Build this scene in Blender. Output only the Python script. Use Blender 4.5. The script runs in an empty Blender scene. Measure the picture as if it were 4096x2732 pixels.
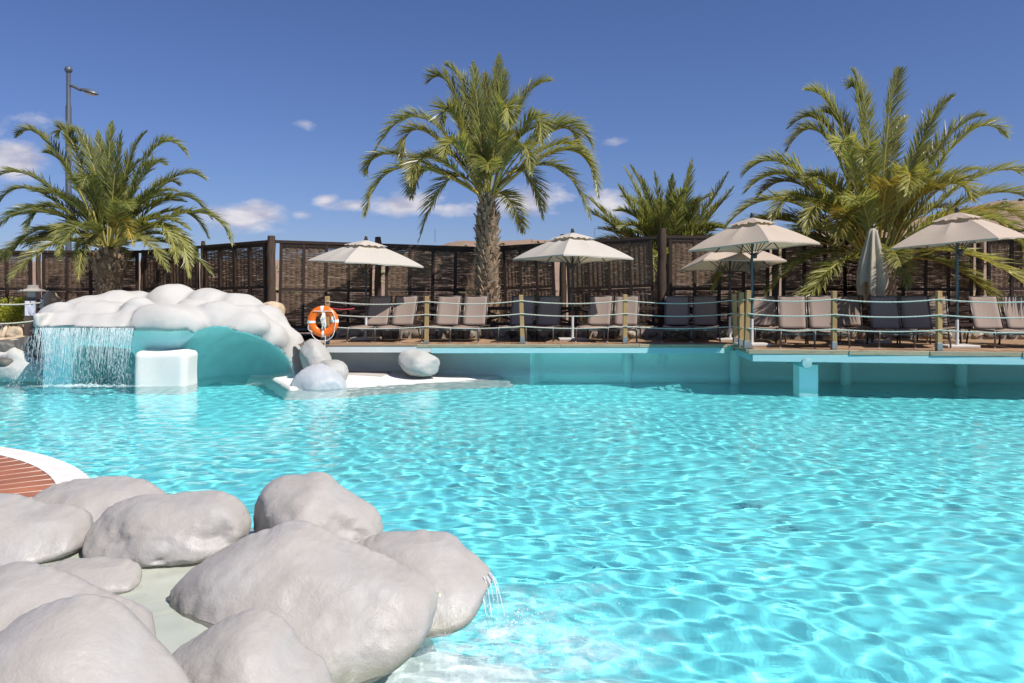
import bpy, math, random
import numpy as np
from mathutils import Vector, Matrix

# ------------------------------------------------------------------ camera, sky, sun, exposure
sc = bpy.context.scene
F, VH, EYE = 796.0, 296.0, 1.8          # focal length in 1024-px pixels, horizon row, eye height over the water
cam_d = bpy.data.cameras.new('camera')
cam = bpy.data.objects.new('camera', cam_d)
sc.collection.objects.link(cam)
cam.location = (0, 0, EYE)
cam.rotation_euler = (math.pi / 2, 0, 0)
cam_d.sensor_width = 36
cam_d.lens = F / 1024 * 36
cam_d.shift_y = -(341.5 - VH) / 1024
cam_d.clip_start = 0.05
cam_d.clip_end = 5000
sc.camera = cam

SUN_EL, SUN_AZ = math.radians(52), math.radians(51)     # azimuth from straight behind the camera towards +X
SUN = np.array([math.sin(SUN_AZ) * math.cos(SUN_EL), -math.cos(SUN_AZ) * math.cos(SUN_EL), math.sin(SUN_EL)])

world = bpy.data.worlds.new('World')
sc.world = world
world.use_nodes = True
wn = world.node_tree
bg = wn.nodes['Background']
sky = wn.nodes.new('ShaderNodeTexSky')
sky.sky_type = 'NISHITA'
sky.sun_disc = False
sky.sun_elevation = SUN_EL
sky.sun_rotation = math.atan2(SUN[0], SUN[1])
sky.altitude = 300
sky.air_density = 1.0
sky.dust_density = 0.5
sky.ozone_density = 4.0
bg.inputs[1].default_value = 0.058

def wnode(t, **kw):
    n = wn.nodes.new(t)
    for k, v in kw.items():
        setattr(n, k, v)
    return n
def wmath(op, a, b=None, c=None, clamp=False):
    n = wnode('ShaderNodeMath', operation=op, use_clamp=clamp)
    for i, x in enumerate((a, b, c)):
        if x is None: continue
        if isinstance(x, (int, float)): n.inputs[i].default_value = x
        else: wn.links.new(x, n.inputs[i])
    return n.outputs[0]
tc = wnode('ShaderNodeTexCoord')
sep = wnode('ShaderNodeSeparateXYZ')
wn.links.new(tc.outputs['Generated'], sep.inputs[0])
mp = wnode('ShaderNodeMapping')
mp.inputs['Scale'].default_value = (9, 9, 20)
wn.links.new(tc.outputs['Generated'], mp.inputs[0])
nz = wnode('ShaderNodeTexNoise')
nz.inputs['Scale'].default_value = 1.5
nz.inputs['Detail'].default_value = 8
nz.inputs['Roughness'].default_value = 0.62
wn.links.new(mp.outputs[0], nz.inputs['Vector'])
# small fair-weather clouds low over the horizon, each at its own direction
CLOUDS = [(8, 160, 36, 22, 1.1), (245, 217, 46, 17, 1.2), (412, 202, 40, 16, 1.1), (448, 209, 34, 9, .8), (522, 199, 50, 18, 1.1),
          (610, 204, 30, 15, 1.0), (325, 201, 12, 6, .6), (300, 216, 10, 5, .5), (42, 121, 26, 9, .45), (-20, 128, 30, 12, .5),
          (350, 206, 26, 5, .5), (305, 124, 9, 4, .3), (-160, 190, 90, 24, 1.0), (1180, 190, 90, 22, 1.0), (900, 182, 16, 6, .5), (613, 141, 12, 4, .25)]
px_ = wmath('DIVIDE', sep.outputs[0], wmath('MAXIMUM', sep.outputs[1], 0.05))
pz_ = wmath('DIVIDE', sep.outputs[2], wmath('MAXIMUM', sep.outputs[1], 0.05))
acc = None
for (cu, cv, ru, rv, st) in CLOUDS:
    a = wmath('DIVIDE', wmath('SUBTRACT', px_, (cu - 512) / F), ru / F)
    b = wmath('DIVIDE', wmath('SUBTRACT', pz_, (VH - cv) / F), rv / F)
    d = wmath('SQRT', wmath('ADD', wmath('MULTIPLY', a, a), wmath('MULTIPLY', b, b)))
    m = wmath('MULTIPLY', wmath('SUBTRACT', 1.0, d), st)
    acc = m if acc is None else wmath('MAXIMUM', acc, m)
dens = wmath('ADD', acc, wmath('MULTIPLY', wmath('SUBTRACT', nz.outputs['Fac'], 0.46), 2.6))
dens = wmath('MULTIPLY', wmath('ADD', dens, -0.08), 1.35, clamp=True)
dens = wmath('MULTIPLY', dens, wmath('MULTIPLY', wmath('SUBTRACT', wmath('ADD', acc, 0.5), 0.0), 2.0, clamp=True))
front = wmath('GREATER_THAN', sep.outputs[1], 0.1)
dens = wmath('MULTIPLY', wmath('MULTIPLY', dens, front), 0.9)
tint = wnode('ShaderNodeMix', data_type='RGBA', blend_type='MULTIPLY')
tint.inputs['Factor'].default_value = 1.0
wn.links.new(sky.outputs[0], tint.inputs['A'])
tint.inputs['B'].default_value = (0.75, 0.80, 1.11, 1)
mix = wnode('ShaderNodeMix', data_type='RGBA')
wn.links.new(dens, mix.inputs['Factor'])
wn.links.new(tint.outputs['Result'], mix.inputs['A'])
nz2 = wnode('ShaderNodeTexNoise')
nz2.inputs['Scale'].default_value = 3.1
nz2.inputs['Detail'].default_value = 7
wn.links.new(mp.outputs[0], nz2.inputs['Vector'])
cramp = wnode('ShaderNodeValToRGB')
cramp.color_ramp.elements[0].position, cramp.color_ramp.elements[1].position = .36, .62
cramp.color_ramp.elements[0].color, cramp.color_ramp.elements[1].color = (.56, .57, .70, 1), (.95, .93, .95, 1)
wn.links.new(nz2.outputs['Fac'], cramp.inputs[0])
cbri = wnode('ShaderNodeMix', data_type='RGBA', blend_type='MULTIPLY')
cbri.inputs['Factor'].default_value = 1.0
wn.links.new(cramp.outputs[0], cbri.inputs['A'])
cbri.inputs['B'].default_value = (9.6, 9.4, 9.6, 1)
wn.links.new(cbri.outputs['Result'], mix.inputs['B'])
wn.links.new(mix.outputs['Result'], bg.inputs[0])

sun_d = bpy.data.lights.new('sun', 'SUN')
sun_d.energy = 4.2
sun_d.angle = math.radians(0.5)
sun_d.color = (1.0, 0.945, 0.87)
sun_d.cycles.is_caustics_light = True
sun = bpy.data.objects.new('sun', sun_d)
sun.rotation_euler = Vector(SUN).to_track_quat('Z', 'Y').to_euler()
sun.location = (10, -10, 20)
sc.collection.objects.link(sun)

vs = sc.view_settings
vs.view_transform = 'Standard'
vs.look = 'None'
vs.gamma = 1.0
vs.exposure = 0.6
vs.use_curve_mapping = False
cy = sc.cycles
cy.max_bounces = 10
cy.diffuse_bounces = 4
cy.glossy_bounces = 4
cy.transmission_bounces = 8
cy.transparent_max_bounces = 16
cy.sample_clamp_indirect = 6.0
cy.caustics_reflective = False

random.seed(11)
RNG = np.random.default_rng(7)
COL = sc.collection

# ------------------------------------------------------------------ helpers
def W(u, v, y):
    """point that the photograph shows at column u, row v when it stands y metres away"""
    return np.array([(u - 512) * y / F, y, EYE - (v - VH) * y / F])
def X(u, y): return (u - 512) * y / F
def Z(v, y): return EYE - (v - VH) * y / F

def tag(o, label=None, cat=None, group=None, kind=None):
    if label: o['label'] = label
    if cat: o['category'] = cat
    if group: o['group'] = group
    if kind: o['kind'] = kind
    return o
def empty(name, loc=(0, 0, 0), rz=0.0, label=None, cat=None, group=None, kind=None):
    o = bpy.data.objects.new(name, None)
    o.empty_display_size = 0.1
    o.location = loc
    o.rotation_euler = (0, 0, rz)
    COL.objects.link(o)
    return tag(o, label, cat, group, kind)
def link(name, me, parent=None, loc=None, rot=None, scale=None):
    o = bpy.data.objects.new(name, me)
    COL.objects.link(o)
    if parent is not None: o.parent = parent
    if loc is not None: o.location = loc
    if rot is not None: o.rotation_euler = rot
    if scale is not None: o.scale = scale
    return o
def np_mesh(name, v, f, mats, smooth=False, midx=None):
    me = bpy.data.meshes.new(name)
    v = np.asarray(v, dtype=np.float32)
    f = np.asarray(f, dtype=np.int32)
    k = f.shape[1]
    me.vertices.add(len(v)); me.vertices.foreach_set('co', v.ravel())
    me.loops.add(f.size); me.loops.foreach_set('vertex_index', f.ravel())
    me.polygons.add(len(f)); me.polygons.foreach_set('loop_start', np.arange(0, f.size, k, dtype=np.int32))
    if midx is not None: me.polygons.foreach_set('material_index', np.asarray(midx, dtype=np.int32))
    me.update(calc_edges=True)
    for m in (mats if isinstance(mats, (list, tuple)) else [mats]): me.materials.append(m)
    if smooth: me.shade_smooth()
    return me
class MB:
    def __init__(s): s.v, s.f, s.m, s.cur = [], [], [], 0
    def add(s, vs, fs):
        b = len(s.v)
        s.v.extend([tuple(map(float, p)) for p in vs])
        for q in fs:
            s.f.append([b + i for i in q]); s.m.append(s.cur)
        return s
    def box(s, x0, x1, y0, y1, z0, z1):
        return s.add([(x0,y0,z0),(x1,y0,z0),(x1,y1,z0),(x0,y1,z0),(x0,y0,z1),(x1,y0,z1),(x1,y1,z1),(x0,y1,z1)],
                     [(0,3,2,1),(4,5,6,7),(0,1,5,4),(1,2,6,5),(2,3,7,6),(3,0,4,7)])
    def bar(s, a, b, w, h, up=(0, 0, 1)):
        a, b = Vector(a), Vector(b)
        d = (b - a).normalized(); up = Vector(up)
        sd = d.cross(up)
        if sd.length < 1e-4: sd = d.cross(Vector((0, 1, 0)))
        sd.normalize(); n = sd.cross(d).normalized()
        pts = []
        for p in (a, b):
            for i, j in ((-1,-1),(1,-1),(1,1),(-1,1)): pts.append(p + sd * (i * w / 2) + n * (j * h / 2))
        return s.add(pts, [(0,3,2,1),(4,5,6,7),(0,1,5,4),(1,2,6,5),(2,3,7,6),(3,0,4,7)])
    def tube(s, pts, r, seg=8, cap=True, closed=False):
        pts = [Vector(p) for p in pts]; n = len(pts)
        rr = r if hasattr(r, '__len__') else [r] * n
        t0 = (pts[1] - pts[0]).normalized()
        ref = Vector((0, 0, 1)) if abs(t0.z) < .9 else Vector((1, 0, 0))
        nn = t0.cross(ref).normalized(); vs = []
        for i in range(n):
            if closed: t = (pts[(i+1) % n] - pts[i-1]).normalized()
            else: t = (pts[min(i+1, n-1)] - pts[max(i-1, 0)]).normalized()
            nn = (nn - t * nn.dot(t)).normalized(); bb = t.cross(nn)
            for k in range(seg):
                a = 2 * math.pi * k / seg
                vs.append(pts[i] + (nn * math.cos(a) + bb * math.sin(a)) * rr[i])
        fs = []
        for i in range(n if closed else n - 1):
            j = (i + 1) % n
            for k in range(seg):
                l = (k + 1) % seg
                fs.append((i*seg+k, i*seg+l, j*seg+l, j*seg+k))
        if cap and not closed:
            fs.append(tuple(range(seg))[::-1]); fs.append(tuple((n-1)*seg + k for k in range(seg)))
        return s.add(vs, fs)
    def lathe(s, prof, seg=16, c=(0, 0, 0)):
        vs, fs = [], []
        for r, z in prof:
            for k in range(seg):
                a = 2 * math.pi * k / seg
                vs.append((c[0] + r * math.cos(a), c[1] + r * math.sin(a), c[2] + z))
        for i in range(len(prof) - 1):
            for k in range(seg):
                l = (k + 1) % seg
                fs.append((i*seg+k, i*seg+l, (i+1)*seg+l, (i+1)*seg+k))
        fs.append(tuple(range(seg))[::-1]); fs.append(tuple((len(prof)-1)*seg + k for k in range(seg)))
        return s.add(vs, fs)
    def mesh(s, name, mats, smooth=False):
        me = bpy.data.meshes.new(name)
        me.from_pydata(s.v, [], s.f)
        for m in (mats if isinstance(mats, (list, tuple)) else [mats]): me.materials.append(m)
        me.polygons.foreach_set('material_index', s.m)
        if smooth: me.shade_smooth()
        me.update()
        return me
    def build(s, name, mats, parent=None, smooth=False, **kw):
        return link(name, s.mesh(name, mats, smooth), parent, **kw)
def auto_smooth(o, ang=40):
    me = o.data
    me.shade_smooth()
    me.set_sharp_from_angle(angle=math.radians(ang))
    return o
def bevel(o, w=.006, seg=1):
    b = o.modifiers.new('bevel', 'BEVEL'); b.width = w; b.segments = seg; b.limit_method = 'ANGLE'; b.angle_limit = math.radians(50)
    return o

class Noise:
    """smooth random field from summed sine waves, cheap over whole arrays"""
    def __init__(s, seed, freq=1.0, octs=4, n=7, gain=.5, lac=2.05):
        r = np.random.default_rng(seed); s.w = []
        a, f = 1.0, freq
        for o in range(octs):
            for k in range(n):
                d = r.normal(size=3); d /= np.linalg.norm(d)
                s.w.append((d * f * (0.6 + .8 * r.random()) * 2 * math.pi, r.random() * 6.283, a / math.sqrt(n) * 1.2))
            a *= gain; f *= lac
    def __call__(s, x, y, z):
        t = 0
        for d, p, a in s.w: t = t + a * np.sin(d[0] * x + d[1] * y + d[2] * z + p)
        return t

def surface_nets(Fv, lo, d):
    """triangulate (quads) the zero set of a sampled distance field"""
    nx, ny, nzz = Fv.shape
    ins = Fv < 0
    c = np.zeros((nx-1, ny-1, nzz-1), dtype=np.int8)
    for i in (0, 1):
        for j in (0, 1):
            for k in (0, 1): c += ins[i:nx-1+i, j:ny-1+j, k:nzz-1+k]
    act = (c > 0) & (c < 8)
    idx = -np.ones(act.shape, dtype=np.int64)
    I = np.argwhere(act); idx[act] = np.arange(len(I))
    pos = np.zeros((len(I), 3)); cnt = np.zeros(len(I))
    corners = [(0,0,0),(1,0,0),(0,1,0),(1,1,0),(0,0,1),(1,0,1),(0,1,1),(1,1,1)]
    val = [Fv[I[:,0]+a, I[:,1]+b, I[:,2]+e] for a, b, e in corners]
    for p in range(8):
        for q in range(p + 1, 8):
            df = np.array(corners[q]) - np.array(corners[p])
            if np.abs(df).sum() != 1: continue
            m = (val[p] < 0) != (val[q] < 0)
            t = np.where(m, val[p] / np.where(val[p] == val[q], 1, val[p] - val[q]), 0)
            pt = np.array(corners[p])[None] + t[:, None] * df[None]
            pos += np.where(m[:, None], pt, 0); cnt += m
    pos = pos / np.maximum(cnt, 1)[:, None]
    V = np.array(lo)[None] + (I + pos) * d
    quads = []
    for ax in range(3):
        A = np.moveaxis(ins, ax, 0); B = np.moveaxis(idx, ax, 0)
        ch = A[:-1] != A[1:]
        ch[:, 0, :] = False; ch[:, :, 0] = False; ch[:, -1, :] = False; ch[:, :, -1] = False
        E = np.argwhere(ch)
        i, j, k = E[:,0], E[:,1], E[:,2]
        q = np.stack([B[i, j-1, k-1], B[i, j, k-1], B[i, j, k], B[i, j-1, k]], 1)
        flip = ~A[i, j, k] if ax != 1 else A[i, j, k]
        q[flip] = q[flip][:, ::-1]
        quads.append(q[(q >= 0).all(1)])
    return V, np.concatenate(quads)
def sd_ell(P, c, r, rz=0.0, tilt=0.0):
    x, y, z = P[0] - c[0], P[1] - c[1], P[2] - c[2]
    if rz:
        co, si = math.cos(rz), math.sin(rz); x, y = x * co + y * si, -x * si + y * co
    if tilt:
        co, si = math.cos(tilt), math.sin(tilt); x, z = x * co + z * si, -x * si + z * co
    k0 = np.sqrt((x/r[0])**2 + (y/r[1])**2 + (z/r[2])**2)
    k1 = np.sqrt((x/r[0]**2)**2 + (y/r[1]**2)**2 + (z/r[2]**2)**2) + 1e-9
    return k0 * (k0 - 1) / k1
def sd_sup(P, c, r, rz=0.0, tilt=0.0, p=2.7):
    x, y, z = P[0] - c[0], P[1] - c[1], P[2] - c[2]
    if rz:
        co, si = math.cos(rz), math.sin(rz); x, y = x * co + y * si, -x * si + y * co
    if tilt:
        co, si = math.cos(tilt), math.sin(tilt); x, z = x * co + z * si, -x * si + z * co
    k0 = (np.abs(x/r[0])**p + np.abs(y/r[1])**p + np.abs(z/r[2])**p)**(1/p)
    return (k0 - 1) * min(r)
def sd_box(P, c, h, r=0.0, rz=0.0):
    x, y, z = P[0] - c[0], P[1] - c[1], P[2] - c[2]
    if rz:
        co, si = math.cos(rz), math.sin(rz); x, y = x * co + y * si, -x * si + y * co
    q = [np.abs(x) - h[0] + r, np.abs(y) - h[1] + r, np.abs(z) - h[2] + r]
    o = np.sqrt(sum(np.maximum(a, 0)**2 for a in q))
    return o + np.minimum(np.maximum(np.maximum(q[0], q[1]), q[2]), 0) - r
def smin(a, b, k):
    h = np.clip(.5 + .5 * (b - a) / k, 0, 1)
    return b + (a - b) * h - k * h * (1 - h)
def smax(a, b, k): return -smin(-a, -b, k)
def grid3(lo, hi, d):
    ax = [np.arange(lo[i], hi[i] + d, d) for i in range(3)]
    return np.meshgrid(*ax, indexing='ij')

# ------------------------------------------------------------------ materials
def newmat(name):
    m = bpy.data.materials.new(name); m.use_nodes = True
    return m, m.node_tree, m.node_tree.nodes['Principled BSDF']
def pm(name, c1, c2=None, scale=4.0, rough=.6, bump=0.0, bscale=40.0, stretch=(1, 1, 1), metallic=0.0, rand=0.0, spec=.5,
       c3=None, s3=1.0, t3=(.55, .7), rough2=None, detail=6.0, coord='Object', bdist=.01):
    """colour noise between c1 and c2, optional sparse stains of c3, fine relief, a little change from piece to piece"""
    m, t, b = newmat(name)
    N, L = t.nodes, t.links
    b.inputs['Roughness'].default_value = rough
    b.inputs['Metallic'].default_value = metallic
    b.inputs['Specular IOR Level'].default_value = spec
    tcn = N.new('ShaderNodeTexCoord'); mpn = N.new('ShaderNodeMapping')
    mpn.inputs['Scale'].default_value = stretch
    L.new(tcn.outputs[coord], mpn.inputs[0])
    vec = mpn.outputs[0]
    oi = N.new('ShaderNodeObjectInfo')
    if rand:
        sh = N.new('ShaderNodeVectorMath'); sh.operation = 'ADD'
        cm = N.new('ShaderNodeCombineXYZ')
        ml = N.new('ShaderNodeMath'); ml.operation = 'MULTIPLY'; ml.inputs[1].default_value = 37.0
        L.new(oi.outputs['Random'], ml.inputs[0]); L.new(ml.outputs[0], cm.inputs[0]); L.new(ml.outputs[0], cm.inputs[2])
        L.new(vec, sh.inputs[0]); L.new(cm.outputs[0], sh.inputs[1]); vec = sh.outputs[0]
    def noise(s, d=detail, r=.6):
        n = N.new('ShaderNodeTexNoise'); n.inputs['Scale'].default_value = s; n.inputs['Detail'].default_value = d
        n.inputs['Roughness'].default_value = r; L.new(vec, n.inputs['Vector']); return n.outputs['Fac']
    if c2 is not None:
        n1 = noise(scale)
        rp = N.new('ShaderNodeValToRGB'); rp.color_ramp.elements[0].position = .32; rp.color_ramp.elements[1].position = .68
        rp.color_ramp.elements[0].color = (*c1, 1); rp.color_ramp.elements[1].color = (*c2, 1)
        L.new(n1, rp.inputs[0]); out = rp.outputs[0]
    else:
        rg = N.new('ShaderNodeRGB'); rg.outputs[0].default_value = (*c1, 1); out = rg.outputs[0]
    if c3 is not None:
        n3 = noise(s3, 7, .68)
        mr = N.new('ShaderNodeMapRange'); mr.inputs[1].default_value = t3[0]; mr.inputs[2].default_value = t3[1]; mr.clamp = True
        L.new(n3, mr.inputs[0])
        mx = N.new('ShaderNodeMix'); mx.data_type = 'RGBA'; L.new(mr.outputs[0], mx.inputs['Factor'])
        L.new(out, mx.inputs['A']); mx.inputs['B'].default_value = (*c3, 1); out = mx.outputs['Result']
    if rand:
        hs = N.new('ShaderNodeHueSaturation')
        mr2 = N.new('ShaderNodeMapRange'); mr2.inputs[3].default_value = 1 - rand; mr2.inputs[4].default_value = 1 + rand
        L.new(oi.outputs['Random'], mr2.inputs[0]); L.new(mr2.outputs[0], hs.inputs['Value']); L.new(out, hs.inputs['Color']); out = hs.outputs[0]
    L.new(out, b.inputs['Base Color'])
    if rough2 is not None:
        n4 = noise(scale * 1.7, 5)
        mr = N.new('ShaderNodeMapRange'); mr.inputs[1].default_value = .35; mr.inputs[2].default_value = .65
        mr.inputs[3].default_value = rough; mr.inputs[4].default_value = rough2
        L.new(n4, mr.inputs[0]); L.new(mr.outputs[0], b.inputs['Roughness'])
    if bump:
        nb = noise(bscale, 6, .65)
        bp = N.new('ShaderNodeBump'); bp.inputs['Strength'].default_value = bump; bp.inputs['Distance'].default_value = bdist
        L.new(nb, bp.inputs['Height']); L.new(bp.outputs[0], b.inputs['Normal'])
    return m
def leafmat(name, c1, c2, trans=.35, rough=.36, rand=.25):
    m = pm(name, c1, c2, scale=1.1, rough=rough, rand=rand, spec=.5)
    N, L = m.node_tree.nodes, m.node_tree.links
    b = N['Principled BSDF']; out = N['Material Output']
    tr = N.new('ShaderNodeBsdfTranslucent'); mx = N.new('ShaderNodeMixShader'); mx.inputs[0].default_value = trans
    src = b.inputs['Base Color'].links[0].from_socket
    g = N.new('ShaderNodeMix'); g.data_type = 'RGBA'; g.blend_type = 'MULTIPLY'; g.inputs['Factor'].default_value = 1
    L.new(src, g.inputs['A']); g.inputs['B'].default_value = (1.5, 1.5, .8, 1)
    L.new(g.outputs['Result'], tr.inputs[0])
    L.new(b.outputs[0], mx.inputs[1]); L.new(tr.outputs[0], mx.inputs[2]); L.new(mx.outputs[0], out.inputs[0])
    return m
M = {}
M['white'] = pm('white_paint', (.46, .45, .43), (.42, .41, .39), scale=2.2, rough=.75, bump=.35, bscale=50, c3=(.36, .345, .32), s3=2.6, t3=(.60, .82), spec=.25)
M['basin_bounce'] = pm('basin_paint_aqua_bounce', (.74, .91, .89), (.68, .88, .86), scale=1.3, rough=.55, bump=.15, bscale=40, c3=(.30, .42, .38), s3=1.6, t3=(.62, .85))  # white wall and pillar paint with the pool's cyan bounce light tinted in
M['teal'] = pm('turquoise_paint_and_bounce', (.60, .92, .89), (.64, .94, .91), scale=1.5, rough=.5, bump=.15, bscale=40)  # cave paint's own turquoise plus water bounce light put into the colour
M['white_lit'] = pm('sunlit_white_paint', (.72, .685, .65), (.67, .64, .605), scale=2.4, rough=.7, bump=.3, bscale=40, spec=.25)  # lighter, warmer copy of the white; sunlit brightness put into its colour
M['basin'] = pm('basin_paint', (.60, .61, .59), (.53, .55, .54), scale=1.3, rough=.55, bump=.15, bscale=40, c3=(.45, .46, .42), s3=1.6, t3=(.62, .85))
M['beam_bounce'] = pm('timber_aqua_bounce', (.36, .60, .62), (.31, .55, .58), scale=3, rough=.55, bump=.4, bscale=26, stretch=(1, 1, 9), c3=(.10, .13, .12), s3=7, t3=(.66, .72))  # bounce light off the pool put into the beam colour, plus dark stains
M['rockpaint'] = pm('painted_rock', (.36, .332, .304), (.293, .28, .266), scale=2.2, rough=.72, bump=.38, bscale=11, c3=(.395, .385, .38), s3=1.3, t3=(.46, .70), rough2=.30, bdist=.03, spec=.3, detail=9)
def waterline(m, levels, col):
    t = m.node_tree; N, L = t.nodes, t.links; b = N['Principled BSDF']
    g = N.new('ShaderNodeNewGeometry'); sp_ = N.new('ShaderNodeSeparateXYZ'); L.new(g.outputs['Position'], sp_.inputs[0])
    n = N.new('ShaderNodeTexNoise'); n.inputs['Scale'].default_value = 7; n.inputs['Detail'].default_value = 6; L.new(g.outputs['Position'], n.inputs['Vector'])
    ad = N.new('ShaderNodeMath'); ad.operation = 'MULTIPLY_ADD'; ad.inputs[1].default_value = -.13; L.new(n.outputs['Fac'], ad.inputs[0]); L.new(sp_.outputs[2], ad.inputs[2])
    mr = N.new('ShaderNodeMapRange'); mr.inputs[1].default_value = levels[0]; mr.inputs[2].default_value = levels[1]; mr.inputs[3].default_value = .8; mr.inputs[4].default_value = 0
    L.new(ad.outputs[0], mr.inputs[0])
    src = b.inputs['Base Color'].links[0].from_socket; mx = N.new('ShaderNodeMix'); mx.data_type = 'RGBA'
    L.new(mr.outputs[0], mx.inputs['Factor']); L.new(src, mx.inputs['A']); mx.inputs['B'].default_value = (*col, 1); L.new(mx.outputs['Result'], b.inputs['Base Color'])
waterline(M['rockpaint'], (-.03, .075), (.17, .175, .125))
M['rockgrey'] = pm('grey_rock', (.33, .325, .305), (.39, .375, .355), scale=3.0, rough=.6, bump=.5, bscale=14, c3=(.22, .235, .22), s3=2.2, t3=(.56, .78), bdist=.02)
M['rockblue'] = pm('pale_blue_rock', (.36, .38, .41), (.43, .44, .455), scale=3.0, rough=.55, bump=.4, bscale=14, c3=(.26, .28, .31), s3=2.6, t3=(.54, .8), bdist=.02)
M['rocktan'] = pm('tan_rock', (.44, .34, .23), (.56, .45, .32), scale=4, rough=.8, bump=.6, bscale=14, bdist=.02)
M['rockdark'] = pm('dark_basalt', (.075, .07, .065), (.13, .12, .105), scale=4, rough=.6, bump=.6, bscale=16, bdist=.02)
M['joist'] = pm('aqua_joist_end', (.23, .42, .44), (.20, .38, .40), scale=6, rough=.6, bump=.4, bscale=20, c3=(.10, .13, .12), s3=7, t3=(.62, .70))
M['deck'] = pm('deck_board', (.36, .23, .135), (.29, .18, .105), scale=5, rough=.65, bump=.35, bscale=20, stretch=(14, 1, 1), rand=.18)
M['fascia'] = pm('weathered_fascia', (.36, .31, .21), (.27, .22, .14), scale=3, rough=.7, bump=.5, bscale=14, stretch=(1, 1, 12), c3=(.15, .09, .05), s3=3, t3=(.58, .72), rand=.15)
M['post'] = pm('weathered_post', (.42, .265, .12), (.32, .185, .08), scale=4, rough=.75, bump=.6, bscale=14, stretch=(10, 10, 1), c3=(.29, .28, .20), s3=3, t3=(.58, .74), rand=.2, spec=.2)
M['shoe'] = pm('galvanised_shoe', (.30, .31, .30), (.22, .22, .22), scale=8, rough=.5, metallic=.6)
M['rope'] = pm('rope', (.50, .47, .40), (.41, .39, .33), scale=20, rough=.9)
M['ropeteal'] = pm('rope_aqua', (.44, .50, .45), (.37, .43, .385), scale=20, rough=.9)
M['darkwood'] = pm('dark_stained_wood', (.042, .028, .022), (.03, .02, .016), scale=6, rough=.6, bump=.35, bscale=20, stretch=(1, 1, 6), rand=.2, spec=.2)
M['log'] = pm('dark_log', (.085, .055, .04), (.045, .03, .023), scale=5, rough=.75, bump=.8, bscale=9, stretch=(4, 4, .7), rand=.15, spec=.2)
M['weave'] = pm('woven_willow', (.20, .135, .09), (.10, .065, .045), scale=9, rough=.7, bump=0, stretch=(1, 1, 6), rand=.12, spec=.2)
M['sling'] = pm('taupe_sling', (.265, .205, .17), (.245, .19, .157), scale=160, rough=.75, bump=.2, bscale=300, rand=.05, spec=.2)
M['alu'] = pm('dark_aluminium', (.15, .13, .12), (.125, .11, .10), scale=10, rough=.45, metallic=.7)
M['cap'] = pm('silver_cap', (.5, .5, .5), rough=.4, metallic=.5)
M['label'] = pm('label_plate', (.62, .6, .58), rough=.5)
M['canvas'] = pm('canvas_cloth', (.53, .49, .44), (.505, .465, .415), scale=3, rough=.9, bump=.15, bscale=240)
M['canvas_b'] = pm('beige_canvas', (.49, .40, .33), (.465, .38, .31), scale=3, rough=.9, bump=.15, bscale=240)
M['canvas_g'] = pm('folded_canvas', (.47, .42, .335), (.43, .38, .30), scale=3, rough=.9, bump=.15, bscale=240)
for k in ('canvas', 'canvas_b', 'canvas_g'):
    N, L = M[k].node_tree.nodes, M[k].node_tree.links
    tr = N.new('ShaderNodeBsdfTranslucent'); tr.inputs[0].default_value = (.62, .52, .33, 1)
    mx = N.new('ShaderNodeMixShader'); mx.inputs[0].default_value = .22
    L.new(N['Principled BSDF'].outputs[0], mx.inputs[1]); L.new(tr.outputs[0], mx.inputs[2]); L.new(mx.outputs[0], N['Material Output'].inputs[0])
M['pole'] = pm('dark_pole', (.045, .04, .04), rough=.35, metallic=.3)
M['bluepole'] = pm('blue_green_pole', (.055, .12, .145), (.045, .10, .125), scale=6, rough=.4)
M['sleeve'] = pm('white_sleeve', (.55, .55, .54), rough=.5)
M['plate'] = pm('base_plate', (.52, .49, .45), (.46, .43, .4), scale=5, rough=.6)
M['orange'] = pm('orange_plastic', (.86, .155, .008), (.82, .14, .008), scale=3, rough=.32)
M['band'] = pm('white_band', (.78, .77, .75), rough=.4)
M['cord'] = pm('white_cord', (.74, .70, .65), rough=.8)
M['chain'] = pm('rusty_chain', (.10, .06, .04), (.16, .08, .05), scale=20, rough=.7)
M['frond'] = leafmat('frond_green', (.235, .235, .07), (.33, .33, .13))
M['frond2'] = leafmat('frond_olive', (.36, .33, .105), (.25, .25, .08))
M['frond3'] = leafmat('frond_yellow', (.34, .25, .055), (.22, .20, .06))
M['frond4'] = leafmat('frond_deep', (.19, .205, .065), (.27, .28, .105))
M['rachis'] = pm('rachis', (.30, .30, .085), (.38, .30, .07), scale=2, rough=.45, rand=.15)
M['rachis_y'] = pm('yellow_petiole', (.52, .33, .045), (.42, .33, .07), scale=2, rough=.45, rand=.15)
M['trunk'] = pm('palm_trunk', (.18, .12, .075), (.27, .19, .125), scale=8, rough=.9, bump=1.0, bscale=22, bdist=.03, stretch=(1, 1, 1.6), spec=.2)
M['boot'] = pm('leaf_base', (.38, .285, .19), (.21, .14, .09), scale=9, rough=.85, bump=.5, bscale=30, c3=(.40, .17, .05), s3=3, t3=(.60, .72), spec=.2)
M['fibre'] = pm('trunk_fibre', (.40, .34, .27), (.28, .22, .16), scale=9, rough=.9)
M['lamp'] = pm('lamp_metal', (.10, .12, .14), (.085, .10, .12), scale=3, rough=.45, metallic=.3)
M['lampglass'] = pm('lamp_glass', (.45, .45, .42), rough=.2)
M['mortar'] = pm('mortar', (.30, .27, .22), (.24, .21, .17), scale=7, rough=.9, bump=.5, bscale=30)
M['earth'] = pm('earth', (.27, .20, .135), (.21, .15, .10), scale=.9, rough=.95, bump=.6, bscale=6, c3=(.40, .32, .23), s3=.3, t3=(.5, .65), bdist=.04)
M['hill'] = pm('dry_hillside', (.31, .20, .14), (.24, .16, .115), scale=.09, rough=.95, bump=1.0, bscale=.6, c3=(.20, .17, .085), s3=.22, t3=(.52, .66), bdist=.6)
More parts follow.
